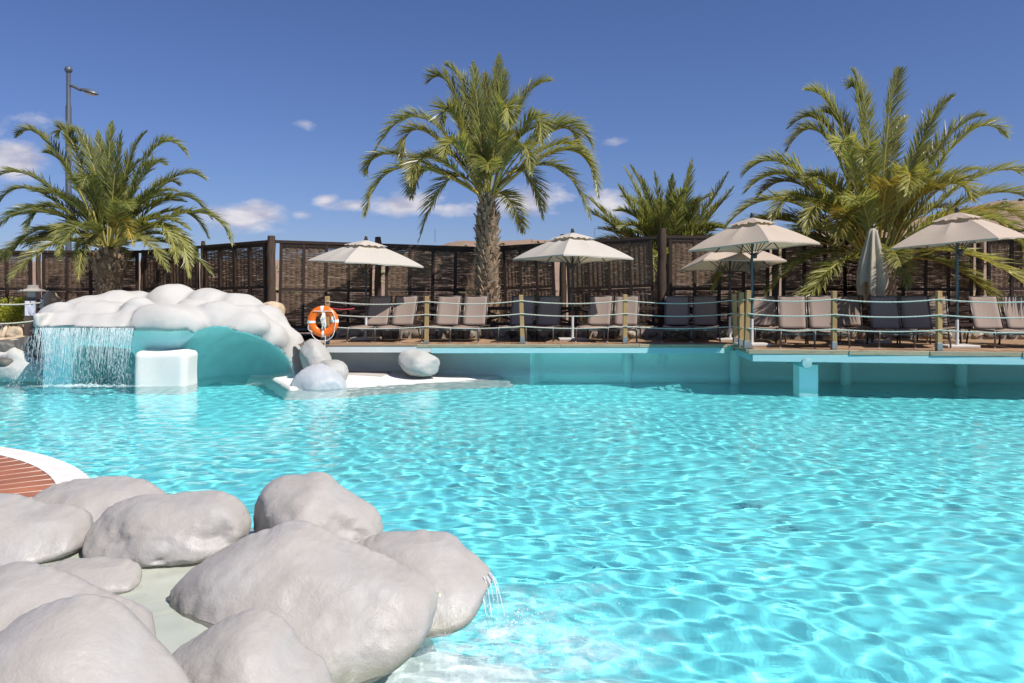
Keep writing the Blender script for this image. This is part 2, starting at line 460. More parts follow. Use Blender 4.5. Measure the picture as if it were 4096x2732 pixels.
M['scrub'] = pm('hill_scrub', (.16, .15, .07), (.22, .20, .10), scale=3, rough=.9, rand=.3)
M['terracotta'] = pm('terracotta_tile', (.36, .135, .07), (.28, .10, .055), scale=5, rough=.6, bump=.3, bscale=30, rand=.16)
M['grout'] = pm('pale_grout', (.72, .66, .58), (.64, .58, .5), scale=6, rough=.8)
M['coping'] = pm('stone_coping', (.70, .66, .62), (.62, .585, .55), scale=3, rough=.7, bump=.35, bscale=30)
M['cream'] = pm('cream_band', (.80, .77, .70), (.76, .73, .66), scale=3, rough=.6)
M['bed'] = pm('stream_bed', (.78, .78, .68), (.72, .75, .65), scale=2.2, rough=.6, bump=.3, bscale=14, c3=(.46, .50, .33), s3=1.4, t3=(.62, .85))
M['algae'] = pm('wet_algae_rock', (.22, .25, .16), (.34, .36, .27), scale=5, rough=.3, bump=.5, bscale=18)
M['leaf'] = leafmat('shrub_leaf', (.36, .38, .03), (.50, .48, .05), trans=.35, rough=.5)
M['twig'] = pm('twig', (.12, .08, .05), rough=.9)
M['brownpost'] = pm('brown_post', (.10, .075, .06), (.075, .055, .045), scale=6, rough=.7, bump=.4, bscale=16, stretch=(4, 4, 1))
M['paper'] = pm('paper', (.70, .70, .76), (.60, .60, .70), scale=7, rough=.7)
M['lantern'] = pm('lantern_metal', (.40, .36, .32), (.32, .29, .26), scale=6, rough=.6)
M['mat'] = pm('rubber_mat', (.48, .44, .40), (.42, .385, .35), scale=9, rough=.8, bump=.7, bscale=30, stretch=(1, 6, 1))
M['redwhite'] = pm('red_white_tape', (.40, .05, .06), rough=.5)
M['navy'] = pm('navy_cloth', (.05, .05, .085), rough=.8)

def watermat(name, col, rough=0.0, ior=1.333, fine=0.0):
    m = bpy.data.materials.new(name); m.use_nodes = True
    t = m.node_tree; t.nodes.clear()
    o = t.nodes.new('ShaderNodeOutputMaterial'); g = t.nodes.new('ShaderNodeBsdfGlass')
    g.inputs['IOR'].default_value = ior; g.inputs['Roughness'].default_value = rough; g.inputs['Color'].default_value = (*col, 1)
    if fine:                                             # wind-ruffled fine ripples
        tcn = t.nodes.new('ShaderNodeTexCoord'); mpn = t.nodes.new('ShaderNodeMapping'); mpn.inputs['Scale'].default_value = (.55, 1, 1)
        n = t.nodes.new('ShaderNodeTexNoise'); n.inputs['Scale'].default_value = 11; n.inputs['Detail'].default_value = 3; n.inputs['Roughness'].default_value = .5
        b = t.nodes.new('ShaderNodeBump'); b.inputs['Strength'].default_value = fine; b.inputs['Distance'].default_value = .01
        t.links.new(tcn.outputs['Object'], mpn.inputs[0]); t.links.new(mpn.outputs[0], n.inputs['Vector']); t.links.new(n.outputs['Fac'], b.inputs['Height']); t.links.new(b.outputs[0], g.inputs['Normal'])
    t.links.new(g.outputs[0], o.inputs[0])
    return m
M['water'] = watermat('pool_water', (.985, 1.0, 1.0), ior=1.27, fine=.15)
M['clear'] = watermat('clear_water', (.97, .99, .98))
def foammat(name, lo, hi, scale, col=(.85, .93, .94)):
    m, t, b = newmat(name)
    b.inputs['Base Color'].default_value = (*col, 1); b.inputs['Roughness'].default_value = .5
    N, L = t.nodes, t.links
    tr = N.new('ShaderNodeBsdfTransparent'); mx = N.new('ShaderNodeMixShader')
    at = N.new('ShaderNodeAttribute'); at.attribute_name = 'cover'
    tcn = N.new('ShaderNodeTexCoord'); n = N.new('ShaderNodeTexNoise'); n.inputs['Scale'].default_value = scale; n.inputs['Detail'].default_value = 9
    n.inputs['Roughness'].default_value = .72; n.inputs['Distortion'].default_value = .6
    L.new(tcn.outputs['Object'], n.inputs['Vector'])
    mr = N.new('ShaderNodeMapRange'); mr.inputs[1].default_value = lo; mr.inputs[2].default_value = hi
    ml = N.new('ShaderNodeMath'); ml.operation = 'MULTIPLY'
    L.new(n.outputs['Fac'], mr.inputs[0]); L.new(mr.outputs[0], ml.inputs[0]); L.new(at.outputs['Fac'], ml.inputs[1])
    L.new(ml.outputs[0], mx.inputs[0]); L.new(tr.outputs[0], mx.inputs[1]); L.new(b.outputs[0], mx.inputs[2]); L.new(mx.outputs[0], N['Material Output'].inputs[0])
    return m
M['foam'] = foammat('water_foam', .36, .92, 7.5)
M['drop'] = pm('falling_drops', (.80, .88, .90), rough=.15)
_n, _l = M['drop'].node_tree.nodes, M['drop'].node_tree.links
_t = _n.new('ShaderNodeBsdfTransparent'); _m = _n.new('ShaderNodeMixShader'); _m.inputs[0].default_value = .55
_l.new(_t.outputs[0], _m.inputs[1]); _l.new(_n['Principled BSDF'].outputs[0], _m.inputs[2]); _l.new(_m.outputs[0], _n['Material Output'].inputs[0])
# the pool's paint: white on the shallow shelf by the rocks, turquoise where it is deep
def poolmat():
    m, t, b = newmat('pool_paint'); N, L = t.nodes, t.links
    b.inputs['Roughness'].default_value = .6
    at = N.new('ShaderNodeAttribute'); at.attribute_name = 'shelf'
    mx = N.new('ShaderNodeMix'); mx.data_type = 'RGBA'
    mx.inputs['A'].default_value = (.18, .875, .945, 1); mx.inputs['B'].default_value = (.82, .96, .95, 1)
    L.new(at.outputs['Fac'], mx.inputs['Factor'])
    tcn = N.new('ShaderNodeTexCoord'); n = N.new('ShaderNodeTexNoise'); n.inputs['Scale'].default_value = .5; n.inputs['Detail'].default_value = 4
    L.new(tcn.outputs['Object'], n.inputs['Vector'])
    hs = N.new('ShaderNodeHueSaturation'); mr = N.new('ShaderNodeMapRange'); mr.inputs[3].default_value = .86; mr.inputs[4].default_value = 1.12
    L.new(n.outputs['Fac'], mr.inputs[0]); L.new(mr.outputs[0], hs.inputs['Value']); L.new(mx.outputs['Result'], hs.inputs['Color']); L.new(hs.outputs[0], b.inputs['Base Color'])
    return m
M['pool'] = poolmat()
def receiver(o): o.cycles.is_caustics_receiver = True; return o

# ------------------------------------------------------------------ water, pool, terrain
DECK = 0.78
def sstep(a, b, x):
    t = np.clip((x - a) / (b - a), 0, 1); return t * t * (3 - 2 * t)
def grid_mesh(name, xs, ys, zf, mat, attr=None, smooth=True):
    Xg, Yg = np.meshgrid(xs, ys); Zg = zf(Xg, Yg)
    v = np.stack([Xg, Yg, Zg], -1).reshape(-1, 3); n, m = len(xs), len(ys)
    i = np.arange(n * m).reshape(m, n)
    f = np.stack([i[:-1, :-1], i[:-1, 1:], i[1:, 1:], i[1:, :-1]], -1).reshape(-1, 4)
    me = np_mesh(name, v, f, mat, smooth)
    if attr:
        a = me.attributes.new(attr[0], 'FLOAT', 'POINT'); a.data.foreach_set('value', attr[1](Xg, Yg).ravel().astype(np.float32))
    return me
def waves(Xg, Yg):
    r = np.random.default_rng(5); Zg = np.zeros_like(Xg)
    warp = .12 * np.sin(1.3 * Xg + .7 * Yg) + .1 * np.sin(.9 * Yg - .5 * Xg + 1)
    for k in range(64):
        lam = .14 * 4.0 ** (r.random() ** 1.1)
        th = r.normal(math.pi / 2, .85); ph = r.random() * 6.283
        a = .00048 * (lam / .4) ** 1.0
        Zg += a * np.sin(2 * math.pi / lam * ((Xg + warp) * math.cos(th) + (Yg + warp) * math.sin(th)) + ph)
    # rings running out from where the rock spout and the grotto curtain fall in
    for (cx, cyy, amp, lam, rr) in ((-.02, 4.35, .0022, .15, .8), (-.35, 4.0, .0015, .14, .7), (-8.3, 15.6, .004, .24, 1.2), (-7.2, 15.6, .004, .22, 1.2), (-9.2, 15.6, .004, .22, 1.0)):
        d = np.hypot(Xg - cx, Yg - cyy)
        Zg += amp * np.sin(2 * math.pi * d / lam + 3 * np.sin(3 * np.arctan2(Yg - cyy, Xg - cx))) * np.exp(-(d / rr) ** 2)
    return Zg
ys, y = [], 1.55
while y < 18.6:
    ys.append(y); y += max(.024, .0038 * y)
pool_water = tag(link('pool_water', grid_mesh('pool_water', np.arange(-13.5, 14.5, .03), np.array(ys), waves, M['water'])), 'rippling clear turquoise swimming pool water', kind='structure')
pool_water.cycles.is_caustics_caster = True

SHC = (-.5, 3.6)
def shelf(Xg, Yg):
    d = np.hypot((Xg - SHC[0]) / 1.5, (Yg - SHC[1]) / 1.2) + .10 * np.sin(3 * Xg + 1) + .08 * np.sin(4 * Yg)
    return 1 - sstep(.35, 1.5, d)
def floorz(Xg, Yg):
    return -1.10 + .80 * shelf(Xg, Yg)
pool_floor = receiver(tag(link('pool_floor', grid_mesh('pool_floor', np.arange(-14, 15.01, .14), np.arange(1.3, 18.7, .14), floorz, M['pool'], ('shelf', shelf))), 'painted pool floor under the water', kind='structure'))

# banks outside the picture, then the land behind the fence
mb = MB()
mb.box(-60, 60, -30, 1.5, -1.95, .10)
mb.box(-60, -13.6, 1.5, 17.9, -1.95, .10)
mb.box(14.6, 60, 1.5, 17.9, -1.95, .10)
paving = receiver(tag(mb.build('paving', M['coping']), kind='structure'))

nh = Noise(21, .02, 5); nh2 = Noise(22, .25, 3)
def landz(Xg, Yg):
    z = .72 + np.maximum(Yg - 21.5, 0) * .04
    u = 512 + F * Xg / np.maximum(Yg, 5)
    ridge = np.interp(u, [-3000, -300, 100, 380, 432, 460, 520, 600, 735, 800, 900, 960, 1000, 1100, 1300, 3000], [264, 264, 264, 260, 249, 242.5, 241, 241.5, 241, 235, 224, 213, 204, 198, 196, 190])
    t = sstep(21.5, 170, Yg)
    e0 = -(EYE - .74) * F / np.maximum(Yg, 5)
    el = e0 * (1 - t) + (VH - ridge + 1.2 * nh(Xg, Yg, 0)) * t
    z = np.where(Yg > 21.5, EYE + el * Yg / F, z)
    z = z + .10 * nh2(Xg, Yg, 0) * sstep(22, 26, Yg)
    z = np.where(Yg > 170, z - (Yg - 170) * .02 * sstep(170, 400, Yg), z)
    return z
yy = np.concatenate([[17.92, 18.4, 19.2, 20, 21], np.geomspace(21.6, 400, 130), [900, 3000]])
xx = np.concatenate([[-3000, -900, -400], np.linspace(-260, 260, 240), [400, 900, 3000]])
hillside = tag(link('hillside', grid_mesh('hillside', xx, yy, landz, M['hill'])), 'dry reddish hillside behind the fence', kind='structure')
# scrub on the ridge, too many and too far to count
mb = MB(); r = random.Random(4)
for k in range(420):
    y0 = r.uniform(60, 168); u0 = r.uniform(250, 1100); x0 = X(u0, y0); z0 = float(landz(np.array([x0]), np.array([y0]))[0]); s = r.uniform(.35, 1.0)
    vs = []
    for q in range(14):
        a = r.random() * 6.283; e = r.random()
        vs.append(Vector((x0 + s * math.cos(a) * math.sqrt(1 - e * e), y0 + s * math.sin(a) * math.sqrt(1 - e * e), z0 + s * e * .8)))
    for q in range(0, 12, 1): mb.add([vs[q], vs[(q + 1) % 14], vs[(q + 2) % 14]], [(0, 1, 2)])
tag(mb.build('scrub', M['scrub']), 'dry low scrub on the far hillside', 'scrub', kind='stuff')

# ------------------------------------------------------------------ pool basin wall under the deck, white ledge
def wall_prof(x_list, y_list, top, name):
    prof = [(0, -1.85), (0, -.05), (.02, .08), (.09, .18), (.13, .34), (.10, .52), (.02, .64), (0, top)]
    vs, fs = [], []
    for x, y in zip(x_list, y_list):
        for dy, z in prof: vs.append((x, y + dy, z))
    n = len(prof)
    for i in range(len(x_list) - 1):
        for k in range(n - 1): fs.append((i*n+k, (i+1)*n+k, (i+1)*n+k+1, i*n+k+1))
    mb = MB(); mb.add(vs, fs)
    o = mb.build(name, [M['basin'], M['basin_bounce']], smooth=True)
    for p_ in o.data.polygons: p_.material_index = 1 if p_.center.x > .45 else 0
    return receiver(tag(o, kind='structure'))
XL = [-5.0, -3, -1.5, .0, .40, .52, .62, .85, 1.15, 1.55, 2.2, 3.5, 5, 7, 9, 11.5, 14.7]
YL = [17.6, 17.6, 17.58, 17.56, 17.56, 17.62, 17.95, 18.02, 17.97, 17.9, 17.86, 17.84, 17.8, 17.75, 17.6, 17.5, 17.4]
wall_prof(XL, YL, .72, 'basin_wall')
# low curved fillet where the wall turns into the deep part
def ledge_front(x): return np.interp(x, [-5.4, -4.3, -3.3, -2.4, -1.4, -.6, -.28], [17.6, 15.3, 15.65, 16.25, 16.85, 17.15, 17.35])
def ledge_z(Xg, Yg):
    d = Yg - ledge_front(Xg)
    d = np.minimum(d, (-.18 - Xg) * 1.1)
    z = np.where(d > 0, .035 + .10 * sstep(0, 1.6, d) + .018 * np.sin(1.7 * Xg + .6) * sstep(.1, .6, d), .035 - np.abs(d) ** 1.6 * 9)
    return np.maximum(np.where(d > -.04, .035 + .10 * sstep(0, 1.6, d) - .10 * (1 - sstep(-.06, .16, d)), z - .10), -1.9)
ledge = receiver(tag(link('white_ledge', grid_mesh('white_ledge', np.arange(-5.8, .1, .04), np.arange(14.7, 17.75, .04), ledge_z, M['white_lit'])), kind='structure'))

# ------------------------------------------------------------------ timber deck over the water
deck = empty('pool_deck', (0, 0, 0), kind='structure')
def yfront(x):
    return 15.32 - (x - 4.54) * .165 if x > 4.6 else 16.9
pw = .146
cut = 4.66
mbp = MB(); mbp.box(-pw/2 + .003, pw/2 - .003, 0, 2.18, -.032, 0)
left_plank = mbp.mesh('plank', M['deck'])
x = cut - pw / 2
while x > -4.5:
    link('plank', left_plank, deck, loc=(x, 16.9, DECK + random.uniform(-.002, .002)))
    x -= pw
x = cut + pw / 2
while x < 13.6:
    mbp = MB(); yf = yfront(x)
    mbp.box(-pw/2 + .003, pw/2 - .003, 0, 18.95 - yf, -.032, 0)
    mbp.build('plank', M['deck'], deck, loc=(x, yf, DECK + random.uniform(-.002, .002)))
    x += pw
mbp = MB(); mbp.box(-4.6, 13.7, 18.2, 19.3, .60, DECK - .04); mbp.build('sub_frame', M['darkwood'], deck)
# fascia boards along the edges, painted beams below them
def fascia(a, b, name, mat, z0, z1, thick, off):
    a, b = Vector(a), Vector(b); d = (b - a); L = d.length; d.normalize(); n = Vector((d.y, -d.x, 0))
    m = MB()
    p, q = a + n * off, b + n * off
    m.add([(p.x, p.y, z0), (q.x, q.y, z0), (q.x + n.x * thick, q.y + n.y * thick, z0), (p.x + n.x * thick, p.y + n.y * thick, z0),
           (p.x, p.y, z1), (q.x, q.y, z1), (q.x + n.x * thick, q.y + n.y * thick, z1), (p.x + n.x * thick, p.y + n.y * thick, z1)],
          [(0,1,2,3),(4,7,6,5),(0,4,5,1),(1,5,6,2),(2,6,7,3),(3,7,4,0)])
    return bevel(m.build(name, mat, deck), .006)
for x0, x1 in ((-2.02, 1.02), (1.025, 2.70), (2.705, 4.56)): fascia((x0, 16.9, 0), (x1, 16.9, 0), 'fascia_board', M['fascia'], .705, .776, .03, .001)
fascia((-4.5, 16.9, 0), (-2.03, 16.9, 0), 'fascia_board', M['deck'], .735, .777, .03, .001)
fascia((-4.5, 16.9, 0), (-1.72, 16.9, 0), 'beam', M['basin'], .60, .735, .10, -.08)
fascia((-1.72, 16.9, 0), (4.50, 16.9, 0), 'beam', M['beam_bounce'], .585, .705, .10, -.076)
fascia((4.66, 16.86, 0), (4.54, 15.32, 0), 'fascia_board', M['fascia'], .70, .777, .03, .001)
RX = [4.54, 6.35, 7.75, 9.3, 11.2, 13.6]
for i in range(5):
    xa, xb = RX[i], RX[i+1] - .004
    fascia((xa, yfront(xa + .1) + .0, 0), (xb, yfront(xb), 0), 'fascia_board', M['fascia'], .69, .777, .035, .002)
fascia((4.62, yfront(4.7), 0), (13.6, yfront(13.6), 0), 'beam', M['beam_bounce'], .545, .688, .11, -.083)
fascia((4.72, 16.8, 0), (4.60, 15.42, 0), 'beam', M['beam_bounce'], .56, .695, .10, -.10)
def pillar(u, vb, dia, ztop=.60):
    y = F * EYE / (vb - VH); x = X(u, y)
    m = MB(); m.lathe([(dia/2, -1.8), (dia/2, ztop - .05), (dia/2 * .9, ztop), (dia * .18, ztop + .02)], 20, (x, y + dia/2, 0))
    return receiver(auto_smooth(m.build('pillar', M['basin_bounce'], deck)))
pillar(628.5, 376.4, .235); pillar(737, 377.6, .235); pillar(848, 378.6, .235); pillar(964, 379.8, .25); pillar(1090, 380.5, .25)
for (uu) in (808.5, 1150):
    y = 15.5 - (uu - 808) * .0035; x = X(uu, y)
    m = MB(); m.box(x - .185, x + .185, y - .02, y + .33, -1.8, .47)
    receiver(bevel(m.build('pier', M['basin_bounce'], deck), .012, 2))
    xj = X(uu - 1, y - .45); m = MB(); m.tube([(xj, y - .425, .525), (xj, y - .415, .525), (x + .01, y + 1.6, .525)], [.09, .10, .10], 22)
    receiver(auto_smooth(m.build('log_joist', M['joist'], deck)))

# ------------------------------------------------------------------ retaining wall of rough stones behind the deck
YB = lambda x: np.interp(x, [-5, 0, 4.5, 9, 14], [19.12, 19.12, 19.0, 18.75, 18.6])
rw = empty('retaining_wall', (4, 19.0, DECK), label='low rubble stone wall along the back of the deck', cat='wall')
m = MB()
xs = np.linspace(-4.6, 13.7, 24)
for a, b in zip(xs[:-1], xs[1:]):
    ya, yb = float(YB(a)), float(YB(b))
    m.add([(a, ya, .6), (b, yb, .6), (b, yb + .25, .6), (a, ya + .25, .6), (a, ya, DECK + .235), (b, yb, DECK + .235), (b, yb + .25, DECK + .235), (a, ya + .25, DECK + .235)],
          [(0,1,5,4),(4,5,6,7),(3,7,6,2)])
o = m.build('mortar', M['mortar']); o.parent = rw; o.matrix_parent_inverse = Matrix.Translation(-Vector(rw.location))
M['stone_a'] = pm('wall_stone', (.10, .09, .085), (.22, .18, .14), scale=1.2, rough=.75, bump=.7, bscale=14, rand=.6, c3=(.36, .30, .22), s3=1.0, t3=(.5, .58), bdist=.02)
stones = []
for k in range(7):
    rr = random.Random(100 + k); n = 9; vs = []; fs = []
    for ring, (sc_, dy) in enumerate(((1.0, .0), (.92, -.028), (.55, -.045))):
        for j in range(n):
            a = 2 * math.pi * j / n; q = 1 + .22 * math.sin(2 * a + k) + .12 * math.sin(3 * a + 2 * k) + rr.uniform(-.08, .08) * (ring == 0)
            vs.append((.5 * math.cos(a) * q * sc_, dy, .5 * math.sin(a) * q * sc_))
    vs.append((0, -.05, 0))
    for ring in range(2):
        for j in range(n): fs.append((ring*n+j, ring*n+(j+1)%n, (ring+1)*n+(j+1)%n, (ring+1)*n+j))
    for j in range(n): fs.append((2*n+j, 2*n+(j+1)%n, 3*n))
    mm = MB(); mm.add(vs, fs); stones.append(mm.mesh('stone', M['stone_a'], True))
x = -4.4
while x < 13.5:
    w = random.uniform(.15, .30); hh = random.uniform(.15, .205)
    yv = float(YB(x + w/2)) + .004
    o = link('stone', random.choice(stones), rw, scale=(w * .95, 1, hh), rot=(0, random.uniform(-.25, .25), 0))
    o.location = Vector((x + w/2, yv, DECK + hh/2 + .015)) - Vector(rw.location)
    x += w + random.uniform(.0, .05)

# ------------------------------------------------------------------ woven fence: log posts, panels of framed willow
NODES = [(-70, 21.4, 251.5), (38.5, 21.4, 250.5), (143, 21.5, 250.5), (203, 20.6, 245.5), (271, 19.35, 240.0), (378, 19.9, 243.5), (484, 20.8, 247),
         (563, 20.2, 242), (662, 19.3, 235.5), (775.5, 19.4, 236), (872, 19.85, 238), (980, 19.25, 237), (1090, 19.0, 236)]
PTOP = [250, 250, 250, 241, 235.8, 237, 246, 234.5, 228.5, 235, 236, 236, 235]
def weave_mesh(seed, skip, wave):
    r = random.Random(seed); V, Fc = [], []
    z = 0.004
    row = 0; band = 0; flip = 0; dead = 0
    while z < .995:
        th = r.uniform(.0075, .0125)
        if band <= 0: band = r.choice((2, 3, 3, 4)); flip ^= 1
        band -= 1
        if r.random() > skip:
            x0 = 0 if r.random() > .12 else r.uniform(0, .35)
            x1 = 1 if r.random() > .12 else r.uniform(.65, 1)
            n = 9; b0 = len(V); sl = r.uniform(-1, 1) * wave; ph = r.random() * 6.28
            for i in range(n):
                t = x0 + (x1 - x0) * i / (n - 1)
                yy_ = (.012 if flip else -.012) * math.sin(math.pi * (t * 4 + .5)) + r.uniform(-.002, .002)
                zz = z + sl * (t - .5) + wave * .6 * math.sin(3.1 * t + ph)
                for (dy, dz) in ((-.55, -.5), (-.55, .5), (.7, 0)): V.append((t, yy_ + dy * th, zz + dz * th * .92))
            for i in range(n - 1):
                for k in range(3): Fc.append((b0 + i*3+k, b0 + i*3+(k+1)%3, b0 + i*3+3+(k+1)%3, b0 + i*3+3+k))
            Fc.append((b0, b0+2, b0+1)); e = b0 + (n-1)*3; Fc.append((e, e+1, e+2))
        z += th * r.uniform(.42, .62); row += 1
    for i in range(4):                                   # upright stakes
        x = .14 + .24 * i; b0 = len(V)
        V += [(x-.009, -.003, 0), (x+.009, -.003, 0), (x+.009, .004, 0), (x-.009, .004, 0), (x-.009, -.003, 1), (x+.009, -.003, 1), (x+.009, .004, 1), (x-.009, .004, 1)]
        Fc += [tuple(b0 + q for q in f) for f in ((0,1,5,4),(1,2,6,5),(2,3,7,6),(3,0,4,7))]
    me = bpy.data.meshes.new('weave'); me.from_pydata(V, [], Fc); me.materials.append(M['weave']); me.update()
    return me
WE = [weave_mesh(50 + k, (.03, .05, .07, .08, .03, .10)[k], .006) for k in range(6)]
WDENSE = [weave_mesh(70 + k, .012, .003) for k in range(3)]
panel_names = ['in the far corner behind the green shrub', 'behind the crown of the short squat palm', 'between the squat palm trunk and the thin post', 'slanting up to the tall log post behind the grotto',
               'behind the orange lifebuoy', 'behind the tall slim palm, streaked with frond shadows', 'between the tall slim palm and the second umbrella', 'unlit and tightly woven, behind the second umbrella pole',
               'sunlit at its upper corner beside the thickest log post', 'behind the folded umbrella and the broad palm', 'in deep shade behind the blue-green umbrella pole', 'by the picture edge under drooping palm fronds']
for i in range(len(NODES) - 1):
    (ua, ya, va), (ub, yb, vb) = NODES[i], NODES[i+1]
    A = Vector(W(ua, va, ya)); B = Vector(W(ub, vb, yb))
    d = Vector((B.x - A.x, B.y - A.y, 0)); Lh = d.length; d.normalize()
    ang = math.atan2(d.y, d.x)
    zb = 1.02; slope = math.atan2(B.z - A.z, Lh); Lh = math.hypot(Lh, B.z - A.z)
    root = empty('woven_fence', (A.x, A.y, zb), ang, 'dark framed woven willow fence panel ' + panel_names[i], 'fence', 'woven fence panels')
    root.rotation_euler = (0, -slope, ang)
    g = .165 if i not in (1, 2, 3) else .115; w = Lh - 2 * g; h = A.z - .069 - zb
    mb = MB(); mb.bar((.02, 0, A.z - zb - .035), (Lh - .02, 0, A.z - zb - .035), .11, .07); mb.build('top_rail', M['darkwood'], root)
    mid = 1.97 - zb
    sw = .07
    xs_ = [g + (w - sw) * q / 4 for q in range(5)]
    for q, xq in enumerate(xs_):
        mb = MB(); mb.box(xq, xq + sw, -.045, .03, 0, h); mb.build('stile', M['darkwood'], root)
    for zq in (0, mid - .04, h - .08):
        mb = MB(); mb.box(g + sw, g + w - sw, -.038, .026, zq, zq + .075); mb.build('rail', M['darkwood'], root)
    for q in range(4):
        xa, xb = xs_[q] + sw - .01, xs_[q+1] + .01
        for (za, zc) in ((.07, mid - .045), (mid + .03, h - .075)):
            me = random.choice(WDENSE if i in (2, 7) else WE)
            hh = zc - za
            o = link('weave', me, root, loc=(xa, 0, za), scale=(xb - xa, 1.25, hh / 1.0))
            o['kind'] = 'stuff'
for i, (u, y, v) in enumerate(NODES):
    zt = Z(PTOP[i], y); x = X(u, y); rr = .105 if i in (4, 8) else .085
    if i in (1, 2, 3): rr = .06
    pts, rs = [], []
    wob = random.Random(i)
    for k in range(13):
        t = k / 12; pts.append((x + wob.uniform(-.012, .012), y + wob.uniform(-.012, .012), .7 + (zt - .7) * t)); rs.append(rr * (1.12 - .18 * t) * wob.uniform(.94, 1.07))
    rs[-1] *= .86; rs[-2] *= 1.08
    mb = MB(); mb.tube(pts, rs, 12)
    nm = ['out by the shrub corner', 'behind the lantern post', 'beside the squat palm trunk', 'thin and short, between the slanting panels', 'tall and pale-topped, rising beside the grotto', 'showing its round top behind the first umbrella',
          'behind the tall slim palm', 'behind the second umbrella', 'thickest and knotted, with a bent lower half', 'in shade behind the rear umbrella', 'behind the broad palm', 'twisted, with light gaps on both sides', 'past the picture edge'][i]
    tag(auto_smooth(mb.build('fence_post', M['log']), 60), 'dark log fence post ' + nm, 'post', 'log fence posts')
# low crossed-brace railing along the planting bed
rail = empty('garden_railing', (4, 19.2, 1.0), label='low dark timber railing with crossed braces in front of the fence', cat='railing')
def rpart(name, mb_):
    o = mb_.build(name, M['darkwood']); o.parent = rail; o.matrix_parent_inverse = Matrix.Translation(-Vector(rail.location)); return o
xr = -4.55
YR = lambda x: float(YB(x)) + .13
while xr < 13.4:
    xn = xr + 1.22
    a, b = (xr, YR(xr)), (xn, YR(xn))
    for zz in (1.50, 1.12): rpart('rail', MB().bar((a[0], a[1], zz), (b[0], b[1], zz), .07, .075))
    rpart('brace', MB().bar((a[0]+.04, a[1] - .012, 1.14), (b[0]-.04, b[1] - .012, 1.48), .045, .05))
    rpart('brace', MB().bar((a[0]+.04, a[1] + .035, 1.48), (b[0]-.04, b[1] + .035, 1.14), .045, .05))
    rpart('upright', MB().box(a[0]-.035, a[0]+.035, a[1]-.03, a[1]+.045, .95, 1.47))
    xr = xn
# planting bed between the wall and the fence
xs = np.linspace(-60, 60, 200); ysb = np.array([0, .3, .8, 1.6, 2.6])
Xg, Tg = np.meshgrid(xs, ysb); Yg = YB(Xg) + .12 + Tg
Zg = .98 + .02 * nh2(Xg * 3, Yg * 3, 0) - .2 * sstep(1.5, 2.6, Tg)
v = np.stack([Xg, Yg, Zg], -1).reshape(-1, 3); idx = np.arange(v.shape[0]).reshape(5, 200)
f = np.stack([idx[:-1, :-1], idx[:-1, 1:], idx[1:, 1:], idx[1:, :-1]], -1).reshape(-1, 4)
tag(link('planting_bed', np_mesh('planting_bed', v, f, M['earth'], True)), kind='structure')

